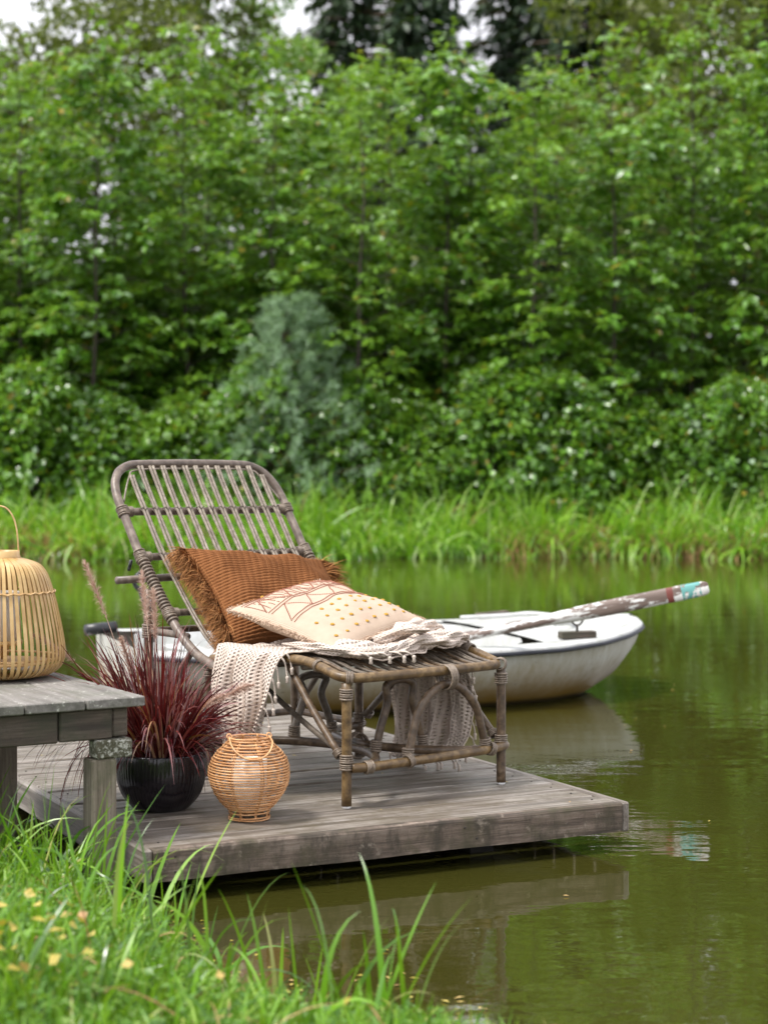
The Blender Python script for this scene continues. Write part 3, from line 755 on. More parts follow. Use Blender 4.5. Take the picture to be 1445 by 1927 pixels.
for i in range(19):
    u0 = .06 + i * .047; ph_ = (i % 8) / 8; lo = .70; hi = .90
    cut = .70 + .2 * abs(ph_ - .5) * 2
    stitch('stitched_hatch', [(u0, lo + .01), (u0 + .02 * math.sin(i), cut - .01)], r=.0015) if cut - lo > .04 else None
    stitch('stitched_hatch', [(u0 + .015, cut + .012), (u0 + .02, hi - .008)], r=.0015) if hi - cut > .04 else None
tri = [(.05, .70)]
for i in range(1, 8): tri.append((.05 + i * .13, .90 if i % 2 else .70))
stitch('stitched_zigzag', tri, r=.0022)
for row, v0 in enumerate((.10, .20, .30, .395)):
    for i in range(8):
        u0 = .13 + i * .108 + (.054 if row % 2 else 0)
        if u0 > .95 or (row == 3 and i < 1): continue
        p = cp(u0 + random.uniform(-.012, .012), v0 + random.uniform(-.010, .010), .0005); q = random.uniform(.95, 1.25)
        mb = MB(); mb.lathe([(.0001, .0034 * q), (.004 * q, .0028), (.0062 * q, .0012), (.0067 * q, -.001)], 10)
        o = mb.build('mustard_dot', 'mustard_thread', cream, loc=tuple(p)); o.rotation_euler = Vector(cn).to_track_quat('Z', 'Y').to_euler()
for u0 in (.3, .5, .72):
    p = cp(u0, .965, .0015); mb = MB(); mb.lathe([(.0001, .0045), (.005, .0036), (.0078, -.001)], 10)
    o = mb.build('mustard_dot', 'mustard_thread', cream, loc=tuple(p)); o.rotation_euler = Vector(cn).to_track_quat('Z', 'Y').to_euler()
# frayed edge all round
m = 5200; t = rng.uniform(-1, 1, m); w_ = rng.integers(0, 4, m)
Ue = np.where(w_ == 0, -1, np.where(w_ == 1, 1, t)).astype(float); Ve = np.where(w_ == 2, -1, np.where(w_ == 3, 1, t)).astype(float)
P0 = cpos(Ue, Ve, np.zeros(m)) - ccen; O_ = unit(cpos(Ue, Ve, np.zeros(m)) - cpos(Ue * .93, Ve * .93, np.zeros(m)))
Vv, F = blades(P0 - O_ * .003 + rng.normal(size=(m, 3)) * .0018, O_ + rng.normal(size=(m, 3)) * .8, rng.uniform(.006, .016, m), np.full(m, .0026), rng.uniform(0, .8, m), 3, tipw=.001)
tag(link('frayed_edge', np_mesh('frayed_edge', Vv, F, 'cream_fluff'), cream), kind='stuff')

# ------------------------------------------------------------------ knitted throw
rows = [(-.060, .33, .535, .135), (-.064, .32, .55, .20), (-.062, .30, .575, .29), (-.058, .285, .595, .37), (-.040, .27, .61, .430), (-.012, .255, .62, .448), (.03, .20, .61, .448),
        (.09, .09, .60, .445), (.17, .045, .60, .450), (.27, .06, .60, .458), (.37, .075, .60, .463), (.46, .095, .60, .464), (.54, .12, .60, .462), (.60, .135, .61, .458), (.640, .15, .62, .450),
        (.664, .17, .61, .425), (.680, .19, .60, .36), (.690, .20, .60, .28), (.692, .205, .60, .19), (.685, .215, .59, .10), (.660, .23, .58, .04)]
RW = np.array(rows); nu, nv = 260, 110
tt = np.linspace(0, len(rows) - 1, nu)
def cat(col):
    p = np.array([v[:] for v in cr([(x, 0, 0) for x in RW[:, col]], 20)])[:, 0]; return np.interp(tt, np.linspace(0, len(rows) - 1, len(p)), p)
b_, s0, s1, z_ = cat(0), cat(1), cat(2), cat(3)
vv = np.linspace(0, 1, nv)
Bg = np.repeat(b_[:, None], nv, 1); Sg = s0[:, None] + (s1 - s0)[:, None] * vv[None]; Zg = np.repeat(z_[:, None], nv, 1)
tw = np.repeat(tt[:, None], nv, 1)
flat_ = np.clip((tw - 5.5) / 2, 0, 1) * np.clip((14.5 - tw) / 2, 0, 1)      # lying on the seat
hangL = np.clip((5 - tw) / 3, 0, 1); hangR = np.clip((tw - 14.5) / 3, 0, 1)
fold = smooth_noise(tw * .9, vv[None] * 13, 21, 3)
fold2 = smooth_noise(tw * 1.6 + 5, vv[None] * 7, 22, 4)
front = np.clip(1.0 - vv[None] * 2.6, 0, 1)
seat_z = rim_z(Sg) + .014
Zlay = seat_z + .012 + .030 * np.abs(fold) * 1.1 + front * (.010 * (1 + fold2 * 1.0)) * np.clip(1.2 - np.abs(tw - 11.2) / 3.6, 0, 1.0)
Zg = np.where(flat_ > 0, Zg * (1 - flat_) + Zlay * flat_, Zg)
Sg = Sg + flat_ * .030 * fold2 * (1 - vv[None])
pleat = np.sin(vv[None] * 2 * math.pi * 4.2 + .6 * np.sin(tw * 1.1)) + .5 * np.sin(vv[None] * 2 * math.pi * 6.5 + 1 + tw * .4)
Bg = Bg - hangL * (.024 * pleat + .006) + hangR * (.022 * pleat + .02 * fold)
Sg = Sg + hangL * .012 * np.sin(tw * 2 + vv[None] * 4) 
Zg = Zg + (hangL + hangR) * .02 * np.sin(vv[None] * 5 + 1) * 1.0
# tilt the bottom hem of the left side
Zg = Zg + hangL * (vv[None] - .4) * .05
P = np.stack([Bg, Sg, Zg], -1)
Pw = (P.reshape(-1, 3) @ np.array(CH.to_3x3()).T + np.array(CH.translation)).reshape(nu, nv, 3)
org = np.array(cw((.3, .35, 0)))
throw = link('knitted_throw', None, None, tuple(org))
tag(throw, 'white knitted throw with tasselled edge draped across the lounger seat under the cushions', 'blanket')
dl = np.r_[0, np.cumsum(np.linalg.norm(np.diff(Pw[:, 50], axis=0), axis=1))]
uv = np.stack([np.repeat(dl[:, None], nv, 1), np.repeat(vv[None] * .42, nu, 0)], -1)
cl_ = link('cloth', grid_mesh('cloth', Pw - org, 'knit', uv), throw)
md = cl_.modifiers.new('thick', 'SOLIDIFY'); md.thickness = .005; md.offset = 0
def cord(pts, r=.0030, name='tassel', twists=9):
    P = cr(pts, 8); mb = MB(); n = len(P)
    for ph_ in (0, math.pi):
        q = []
        for i, p in enumerate(P):
            a = ph_ + twists * 2 * math.pi * i / n; q.append(p + Vector((math.cos(a), math.sin(a), .3 * math.sin(a))) * r * .75)
        mb.tube(q, r * .8, 5)
    e = P[-1]; 
    mb.lathe([(.0005, .006), (.0055, .003), (.006, -.001), (.0045, -.006), (.006, -.016), (.002, -.018)], 8, c=e)
    return mb.build(name, 'cord', throw)
def pg(i, j): return Vector(Pw[i, j] - org)
for j in range(0, nv, 9):                          # hem of the left drape
    a = pg(0, j); L_ = random.uniform(.035, .055)
    cord([a, a + Vector((random.uniform(-.004, .004), random.uniform(-.004, .004), -L_ / 2)), a + Vector((random.uniform(-.008, .008), random.uniform(-.006, .006), -L_))])
for i in range(4, 62, 7):                           # front side edge of the left drape
    a = pg(i, 0); d = Vector((.022, -.006, 0)) * random.uniform(.3, 1)
    cord([a, a + d * .6 + Vector((0, 0, -.018)), a + d + Vector((0, 0, -random.uniform(.04, .07)))])
def roll(pts, rads, seed, fl=.75, name='fold'):
    """a gathered, twisted roll of the knitted cloth"""
    P = [Vector(cw(p)) - Vector(org) for p in cr(pts, 14)]; m = len(P); nn2 = 28
    rr = np.interp(np.linspace(0, 1, m), np.linspace(0, 1, len(rads)), rads); G = np.zeros((m, nn2 + 1, 3)); UV = np.zeros((m, nn2 + 1, 2)); dist = 0
    for i in range(m):
        t = (P[min(i + 1, m - 1)] - P[max(i - 1, 0)]).normalized(); sdv = t.cross(Vector((0, 0, 1))).normalized(); u3 = sdv.cross(t)
        if i: dist += (P[i] - P[i - 1]).length
        for j in range(nn2 + 1):
            a = 2 * math.pi * j / nn2
            w = 1 + .26 * math.sin(3 * a + dist * 26 + seed) + .16 * math.sin(5 * a - dist * 41 + seed * 2) + .10 * math.sin(2 * a + dist * 80)
            q = P[i] + (sdv * math.cos(a) + u3 * math.sin(a) * fl) * rr[i] * w
            G[i, j] = q; UV[i, j] = (dist, j / nn2 * .24)
    return link(name, grid_mesh(name, G, 'knit_dense', UV), throw)
roll([(.01, .33, .468), (.05, .19, .462), (.11, .085, .452), (.18, .055, .450), (.26, .085, .455), (.34, .10, .460)], [.004, .020, .019, .016, .022, .014], 1)
roll([(.22, .05, .447), (.29, .075, .458), (.36, .10, .468), (.44, .10, .470), (.52, .12, .468), (.60, .16, .462), (.66, .20, .440), (.675, .22, .40)], [.010, .022, .030, .033, .030, .028, .020, .012], 2)
roll([(.27, .20, .470), (.34, .17, .492), (.42, .19, .500), (.50, .22, .495), (.58, .27, .485), (.645, .30, .462), (.675, .31, .42)], [.012, .026, .032, .034, .032, .024, .012], 4)
roll([(.315, .125, .500), (.33, .085, .512), (.37, .075, .510), (.395, .11, .505), (.38, .16, .505)], [.008, .014, .016, .014, .008], 6)
for p in ((.10, .075), (.155, .05), (.20, .035), (.235, .03)):
    a = Vector(cw((p[0], p[1], .452))) - Vector(org); dd = Vector(cw((p[0] + .02, p[1] - .045, .438))) - Vector(org)
    cord([a, a.lerp(dd, .5) + Vector((0, 0, .006)), dd], .0040)
for i in range(196, 256, 6):                        # front side edge of the right drape
    a = pg(i, 0); d = Vector((.020, .004, 0)) * random.uniform(.4, 1)
    cord([a, a + d * .6 + Vector((0, 0, -.014)), a + d + Vector((0, 0, -random.uniform(.03, .045)))])
for j in range(3, nv, 11):
    a = pg(nu - 1, j); cord([a, a + Vector((.004, -.004, -.018)), a + Vector((.012, -.012, -.030))])

# ------------------------------------------------------------------ small round rattan lantern
lan = thing('rattan_lantern', 'small round honey-coloured rattan lantern standing on the deck', 'lantern', (-.391, 5.247, DZ), R(12))
prof = [(.0585, .004), (.0595, .012), (.0585, .022), (.062, .032), (.083, .052), (.101, .078), (.1125, .104), (.1175, .128), (.1165, .152), (.108, .176), (.092, .199), (.072, .217), (.060, .228), (.057, .238)]
pz = [p[1] for p in prof]; prr = [p[0] for p in prof]
def lr(z): return float(np.interp(z, pz, prr))
hoops = [.004, .010, .022] + list(np.arange(.032, .240, .0076))
for z in hoops:
    r0 = lr(z); mb = MB()
    pts = [((r0 + .0008 * math.sin(5 * a + z * 900)) * math.cos(a), (r0 + .0008 * math.sin(4 * a + z * 700)) * math.sin(a), z + .0006 * math.sin(3 * a + z * 500)) for a in [2 * math.pi * j / 48 for j in range(48)]]
    mb.tube(pts, .0024, 6, True); mb.build('cane_hoop', 'honey_cane', lan)
for kx in range(8):
    a0 = 2 * math.pi * kx / 8 + .2; mb = MB()
    for da in (-.028, .028):
        mb.tube([((lr(z) - .003) * math.cos(a0 + da), (lr(z) - .003) * math.sin(a0 + da), z) for z in np.linspace(.004, .238, 22)], .0019, 5)
    for z in hoops:
        r0 = lr(z); c0 = Vector((r0 * math.cos(a0), r0 * math.sin(a0), z)); tdir = Vector((-math.sin(a0), math.cos(a0), 0)); nd = Vector((math.cos(a0), math.sin(a0), 0))
        mb.tube([c0 - tdir * .0055 - nd * .002 - Vector((0, 0, .003)), c0 + nd * .0030, c0 + tdir * .0055 - nd * .002 + Vector((0, 0, .003))], .0013, 4)
    mb.build('rib', 'honey_wrap', lan)
mb = MB(); mb.lathe([(.050, .030), (.052, .04), (.052, .175), (.049, .175), (.049, .04), (.047, .034)], 28, cap0=True); mb.build('glass_cup', 'frosted_glass', lan)
mb = MB(); mb.lathe([(.036, .036), (.036, .125), (.030, .128), (.001, .127)], 24); mb.build('candle', 'candle', lan)
hp = []
for i in range(17):
    t = i / 16; a = math.pi * t; x = math.cos(a) * .062
    hp.append((x * math.cos(.0), -.030 - .078 * math.sin(a) ** .8 * 1.0, .240 - .052 * math.sin(a)))
hp[0] = (.058, .0, .240); hp[-1] = (-.058, .0, .240)
hnd = part('handle', hp, .0028, 'honey_cane', 7, sm=3, par=lan)
for x in (.058, -.058):
    mb = MB()
    for q in range(3): mb.tube([(x + .007 * math.cos(a), .007 * math.sin(a) * .5 + (q - 1) * .004, .241 + .007 * math.sin(a)) for a in [2 * math.pi * j / 12 for j in range(12)]], .0016, 5, True)
    mb.build('handle_loop', 'honey_wrap', lan)

# ------------------------------------------------------------------ big bamboo lantern on the bench
big = thing('bamboo_lantern', 'large pale bamboo slat lantern with thin hoop handle on the plank bench', 'lantern', (-1.138, 5.354, BH), R(5))
bp = [(.105, .006), (.150, .012), (.178, .030), (.190, .055), (.192, .085), (.186, .130), (.176, .18), (.165, .23), (.150, .28), (.138, .310), (.120, .333), (.095, .345), (.070, .352), (.058, .356)]
bz = [p[1] for p in bp]; br = [p[0] for p in bp]
ns = 60
slat = None
for i in range(ns):
    if slat is None:
        mb = MB(); n = len(bp); P = cr([(p[0], 0, p[1]) for p in bp], 3); v = []
        for j, p in enumerate(P):
            t = (P[min(j + 1, len(P) - 1)] - P[max(j - 1, 0)]).normalized(); nr = Vector((t.z, 0, -t.x))
            hw = .0052 * (1 if p.x > .11 else max(.45, p.x / .11))
            for (a, b) in ((-1, .0011), (1, .0011), (1, -.0011), (-1, -.0011)): v.append(p + Vector((0, a * hw, 0)) + nr * b)
        f = [(j * 4 + q, j * 4 + (q + 1) % 4, (j + 1) * 4 + (q + 1) % 4, (j + 1) * 4 + q) for j in range(len(P) - 1) for q in range(4)] + [(0, 1, 2, 3), tuple(len(P) * 4 - 4 + q for q in (3, 2, 1, 0))]
        mb.add(v, f); slat = mb.mesh('slat', 'bamboo', False)
    link('slat', slat, big, rot=(0, 0, 2 * math.pi * i / ns + random.uniform(-.008, .008)))
for (z, r0, rr, nm) in ((.255, .163, .0022, 'tie_hoop'), (.060, .183, .0026, 'lower_hoop')):
    mb = MB(); mb.tube([(r0 * math.cos(a), r0 * math.sin(a), z + .0025 * math.sin(ns / 2 * a)) for a in [2 * math.pi * j / 120 for j in range(120)]], rr, 5, True)
    mb.tube([((r0 - .006) * math.cos(a), (r0 - .006) * math.sin(a), z) for a in [2 * math.pi * j / 60 for j in range(60)]], rr * 1.2, 5, True); mb.build(nm, 'bamboo_edge', big)
mb = MB(); mb.lathe([(.060, .350), (.062, .352), (.062, .360), (.0595, .362), (.0595, .376), (.0555, .376), (.0555, .350)], 40); mb.build('neck_ring', 'bamboo', big)
mb = MB(); mb.lathe([(.075, 0), (.080, .0), (.082, .007), (.105, .008), (.105, .013), (0.001, .013)], 40, cap0=True); mb.build('base', 'bamboo', big)
mb = MB(); mb.lathe([(.148, .045), (.152, .045), (.152, .049), (.001, .049)], 40); mb.build('floor_disc', 'bamboo_edge', big)
mb = MB(); mb.lathe([(.040, .110), (.060, .112), (.0600, .255), (.0575, .255), (.0575, .114)], 32); mb.build('glass_cup', 'frosted_glass', big)
mb = MB(); mb.lathe([(.045, .116), (.045, .205), (.001, .205)], 24); mb.build('candle', 'candle', big)
mb = MB(); mb.lathe([(.001, .098), (.066, .098), (.068, .104), (.066, .111), (.001, .111)], 32); mb.build('cup_holder', 'bamboo', big)
for a in (0, 1.57, 3.14, 4.71): mb = MB(); mb.tube([(.06 * math.cos(a), .06 * math.sin(a), .049), (.06 * math.cos(a), .06 * math.sin(a), .098)], .004, 6); mb.build('holder_leg', 'bamboo', big)
hp = [(.056, 0, .362), (.054, 0, .40), (.050, 0, .44), (.040, 0, .475), (.022, 0, .500), (0, 0, .508), (-.022, 0, .500), (-.040, 0, .475), (-.050, 0, .44), (-.054, 0, .40), (-.056, 0, .362)]
part('handle', hp, .0026, 'bamboo_edge', 7, sm=4, par=big)

# ------------------------------------------------------------------ pot with purple fountain grass
pot = thing('plant_pot', 'squat ribbed black glazed bowl holding the purple grass, on the deck', 'plant pot', (-.665, 5.405, DZ))
PP = [(.060, 0), (.078, .002), (.098, .022), (.118, .052), (.130, .085), (.1345, .115), (.134, .150), (.1325, .168)]
nr_ = 72; v = []; f = []
P = cr([(p[0], 0, p[1]) for p in PP], 4); nn_ = nr_ * 4
for j, p in enumerate(P):
    for i in range(nn_):
        a = 2 * math.pi * i / nn_; rib = .0016 * abs(math.sin(a * nr_ / 2 + .25 * math.sin(p.z * 60 + a * 3))) * min(1, p.z / .03) * (.9 + .5 * math.sin(a * 11 + p.z * 50))
        v.append(((p.x + rib) * math.cos(a), (p.x + rib) * math.sin(a), p.z))
f = [(j * nn_ + i, j * nn_ + (i + 1) % nn_, (j + 1) * nn_ + (i + 1) % nn_, (j + 1) * nn_ + i) for j in range(len(P) - 1) for i in range(nn_)]
f.append(tuple(range(nn_ - 1, -1, -1)))
mb = MB(); mb.add(v, f); mb.build('bowl', 'pot_glaze', pot)
mb = MB(); mb.lathe([(.1335, .168), (.132, .172), (.128, .172), (.126, .150)], 96); mb.build('pot_rim', 'pot_glaze', pot)
mb = MB(); mb.lathe([(.127, .150), (.06, .156), (.001, .158)], 32); mb.build('potting_soil', 'soil', pot)
gr = thing('fountain_grass', 'dark red fountain grass with pale bristly plumes growing in the black bowl', 'plant', (-.665, 5.405, DZ + .155))
r2 = np.random.default_rng(3)
n = 900
a = r2.uniform(0, 6.283, n); rad = np.sqrt(r2.uniform(0, 1, n)); P0 = np.stack([rad * .085 * np.cos(a), rad * .085 * np.sin(a), np.zeros(n)], -1)
lean = r2.uniform(.05, 1.0, n) * (.35 + .65 * rad)
D = np.stack([np.cos(a) * lean, np.sin(a) * lean, np.ones(n)], -1) + r2.normal(size=(n, 3)) * .10
Vv, F = blades(P0, D, r2.uniform(.22, .46, n) * np.where(np.cos(a) > .25, .74, 1.0), r2.uniform(.004, .0095, n), r2.uniform(.5, 3.0, n) * (.4 + lean) * np.where((np.sin(a) < -.3) & (rad > .5), .45, 1), 8, r=r2, tipw=.0006, belly=.25)
tag(link('blade_tuft', np_mesh('blade_tuft', Vv, F, 'purple_blade'), gr), kind='stuff')
plumes = [(-.30, .05, .62, .3), (-.52, .0, .50, .8), (-.18, -.30, .40, .3), (.50, -.1, .33, 1.0), (-.05, .10, .50, .2), (.40, -.25, .28, 1.0), (-.12, .3, .58, .3)]
for (lx, ly, Lp, dr) in plumes:
    d = Vector((lx, ly, 1)).normalized(); p = Vector((lx * .1, ly * .1, 0)); pts = [p.copy()]
    for q in range(12):
        d = (d + Vector((0, 0, -dr * .055 * (1 + q / 8)))).normalized(); p = p + d * Lp / 12; pts.append(p.copy())
    st = part('stem', pts, .0011, 'plume_hair', 5, sm=1, par=gr)
    mm = 520; t = r2.uniform(.70, 1.0, mm); idx = t * 12
    pa = np.array([q[:] for q in pts]); P0 = np.stack([np.interp(idx, range(13), pa[:, c_]) for c_ in range(3)], -1)
    ax = unit((pa[-1] - pa[-4])[None]); D = ax * 1.1 + r2.normal(size=(mm, 3)) * .65
    prof_ = np.sin((t - .68) / .34 * math.pi) ** .6
    Vv, F = blades(P0, D, .024 * prof_ + .004, np.full(mm, .0016), np.full(mm, .2), 2, r=r2, tipw=.0003)
    tag(link('plume', np_mesh('plume', Vv, F, 'plume_hair'), gr), kind='stuff')

# dark strap leaves that show below the bench
ds = thing('strap_leaf_plant', 'dark strappy leaves fanning out in the shade under the bench', 'plant', (-1.09, 5.13, .03))
n = 26; a = r2.uniform(0, 6.28, n); D = np.stack([np.cos(a) * .8, np.sin(a) * .5, np.ones(n) * 1.0], -1)
Vv, F = blades(np.zeros((n, 3)) + r2.normal(size=(n, 3)) * .015, D, r2.uniform(.30, .46, n), r2.uniform(.008, .016, n), r2.uniform(1.6, 3.0, n), 8, r=r2, tipw=.001)
tag(link('leaf_tuft', np_mesh('leaf_tuft', Vv, F, 'dark_strap'), ds), kind='stuff')

# ------------------------------------------------------------------ dinghy, local x towards the bow
HB = R(20)
bt = thing('rowing_boat', 'small white fibreglass rowing dinghy with black rubbing strip moored behind the deck', 'boat', (1.335, 9.78, 0), HB)
LB = 2.78
ts = np.array([0, .06, .15, .3, .45, .6, .72, .82, .90, .955, .985, 1.0])        # stern -> bow
hw = np.array([.66, .71, .76, .815, .835, .825, .765, .655, .50, .335, .20, .07])
shz = np.array([.31, .30, .295, .29, .288, .288, .292, .305, .323, .338, .346, .348])
kz = np.array([-.10, -.12, -.14, -.15, -.15, -.14, -.12, -.06, .04, .14, .22, .29])
def hullP(t, q):
    """q 0 keel .. 1 gunwale"""
    w = np.interp(t, ts, hw); s = np.interp(t, ts, shz); kk = np.interp(t, ts, kz)
    wy = w * (np.sin(q * math.pi / 2) ** .72) * (.90 + .10 * q); zz = kk + (s - kk) * (1 - np.cos(q * math.pi / 2)) ** .95
    return wy, zz
tl = np.concatenate([np.linspace(0, .8, 22), np.linspace(.82, 1, 18)])
P = []
for t in tl:
    row = []
    xx = -LB + LB * t
    for q in np.concatenate([-np.linspace(1, 0, 13), np.linspace(0, 1, 13)[1:]]):
        wy, zz_ = hullP(t, abs(q)); rake = -.05 * (1 - abs(q)) * (t > .9) * (t - .9) * 10
        row.append((xx + rake, math.copysign(wy, q) if q != 0 else 0, zz_))
    P.append(row)
P = np.array(P); hull = link('hull', grid_mesh('hull', P, 'boat_white'), bt)
mb = MB(); mb.add([tuple(p) for p in P[0]], [tuple(range(len(P[0])))]); mb.build('transom', 'boat_white', bt, False)
mb = MB(); mb.add([tuple(p) for p in P[-1]], [tuple(range(len(P[-1])))[::-1]]); mb.build('bow_plate', 'boat_white', bt, False)
# moulded deck: side flange all round, foredeck, recessed cockpit
def gun(t, inset, dz=0, side=1):
    w = float(np.interp(t, ts, hw)); s = float(np.interp(t, ts, shz)); return (-LB + LB * t, side * max(.0, w - inset), s + dz)
tt2 = np.linspace(0, 1, 44)
for sd1 in (1, -1):
    rowsP = []
    for t in tt2:
        rowsP.append([gun(t, -.018, -.012, sd1), gun(t, -.020, .006, sd1), gun(t, .0, .014, sd1), gun(t, .10, .018, sd1), gun(t, .13, .012, sd1)])
    G = np.array(rowsP)
    if sd1 < 0: G = G[::-1]
    link('gunwale', grid_mesh('gunwale', G, 'boat_deck'), bt)
    part('rubbing_strip', [gun(t, -.026, -.012, sd1) for t in np.linspace(0, .995, 40)], .0105, 'black_rubber', 8, sm=0, par=bt)
part('rubbing_strip', [gun(.995, -.026, -.012, 1), (.018, 0, .340), gun(.995, -.026, -.012, -1)], .0105, 'black_rubber', 8, sm=3, par=bt)
# foredeck
G = []
for t in np.linspace(.70, 1.0, 16):
    w = float(np.interp(t, ts, hw)) - .09; s = float(np.interp(t, ts, shz))
    G.append([(-LB + LB * t, w * y, s + .019 + .012 * (1 - y * y)) for y in np.linspace(-1, 1, 15)])
link('foredeck', grid_mesh('foredeck', np.array(G), 'boat_deck'), bt)
# cockpit tub (walls, floor) and thwarts
def tub(t, d): 
    w = float(np.interp(t, ts, hw)); return w - d
G = []
for t in np.linspace(.05, .70, 26):
    s = float(np.interp(t, ts, shz)); e = min(1, (t - .05) / .05 + .3, (.70 - t) / .06 + .25)
    w = tub(t, .125) * (e ** .35)
    sec = [(w, s + .014), (w - .012, s - .02), (w - .05, .16), (w - .10, .08), (0, .07)]
    G.append([(-LB + LB * t, -y, z) for y, z in sec] + [(-LB + LB * t, y, z) for y, z in sec[:-1][::-1]])
G = np.array(G); link('cockpit_tub', grid_mesh('cockpit_tub', G, 'boat_deck'), bt)
for gi in (0, -1): mb = MB(); mb.add([tuple(p) for p in G[gi]], [tuple(range(len(G[gi])))]); mb.build('bulkhead', 'boat_deck', bt, False)
for xx in (-2.40, -1.55):
    mb = MB(); mb.box(xx - .13, xx + .13, -.64, .64, .20, .235, .01); mb.build('thwart', 'boat_deck', bt, False)
part('foredeck_moulding', [(-.60, -.30, .360), (-.50, -.28, .368), (-.46, -.2, .372), (-.45, 0, .375), (-.46, .2, .372), (-.50, .28, .368), (-.60, .30, .36), (-.86, .33, .352)], .012, 'boat_deck', 6, sm=5, par=bt)
for t, sd1 in ((.775, -1), (.80, 1)):
    gx, gy, gz = gun(t, .085, .02, sd1)
    bl = MB().box(-.095, .095, -.028, .028, 0, .034, .004).build('rowlock_block', 'apron_wood' if sd1 < 0 else 'fascia_wood', bt, False, loc=(gx, gy, gz))
    if sd1 > 0: bl.rotation_euler = (0, -.05, .1)
    if sd1 < 0:
        mb = MB(); mb.tube([(0, 0, .03), (0, 0, .065)], .007, 8)
        mb.tube(cr([(-.036, 0, .108), (-.030, 0, .085), (-.016, 0, .068), (0, 0, .063), (.016, 0, .068), (.030, 0, .085), (.036, 0, .108)], 4), .0055, 7); mb.build('rowlock', 'iron', bl)
# black fittings at the stern
mb = MB(); mb.tube([(-2.86, .52, .33), (-2.70, .56, .34)], .030, 10); mb.build('stern_fender', 'black_plastic', bt)
mb = MB(); mb.tube([(-2.60, .1, .22), (-2.64, .0, .42), (-2.70, -.06, .58)], [.016, .016, .02], 8); mb.build('tiller', 'black_plastic', bt)
mb = MB(); mb.tube(cr([(-2.705, -.06, .57), (-2.735, -.075, .60), (-2.725, -.08, .64), (-2.69, -.07, .655), (-2.665, -.06, .62)], 5), .012, 7); mb.build('tiller_grip', 'black_plastic', bt)

# oar: tip at the right, above the water
tip = Vector((1.500, 8.36, .612)); lock = Vector((.700, 8.60, .425))
dv = (lock - tip).normalized()
tip2 = tip; hd = tip + dv * 1.95
oar = link('oar', None, None, tuple(tip)); tag(oar, 'weathered oar with peeling white paint and a teal band, resting across the dinghy gunwale', 'oar')
X_ = -dv; Z_ = Vector((0, 0, 1)); Y_ = Z_.cross(X_).normalized(); Z2 = X_.cross(Y_)
oar.rotation_euler = Matrix((X_, Y_, Z2)).transposed().to_euler()
# local x runs from the handle (negative) to the tip (0)
st = [(-1.95, .017, .017), (-1.80, .017, .017), (-1.78, .021, .021), (-1.2, .023, .023), (-.95, .024, .023), (-.80, .026, .022), (-.62, .034, .016), (-.42, .037, .013), (-.12, .036, .011), (-.03, .034, .010), (-.006, .028, .009), (0, .020, .007)]
P = []; 
for x, hz, hy in st: P.append([(x, hy * math.cos(a), hz * math.sin(a)) for a in [2 * math.pi * j / 16 for j in range(17)]])
link('blade_and_shaft', grid_mesh('blade_and_shaft', np.array(P), 'oar_paint'), oar)
mb = MB(); mb.add([tuple(p) for p in P[-1][:-1]], [tuple(range(16))]); mb.add([tuple(p) for p in P[0][:-1]], [tuple(range(15, -1, -1))]); mb.build('end_grain', 'oar_paint', oar, False)

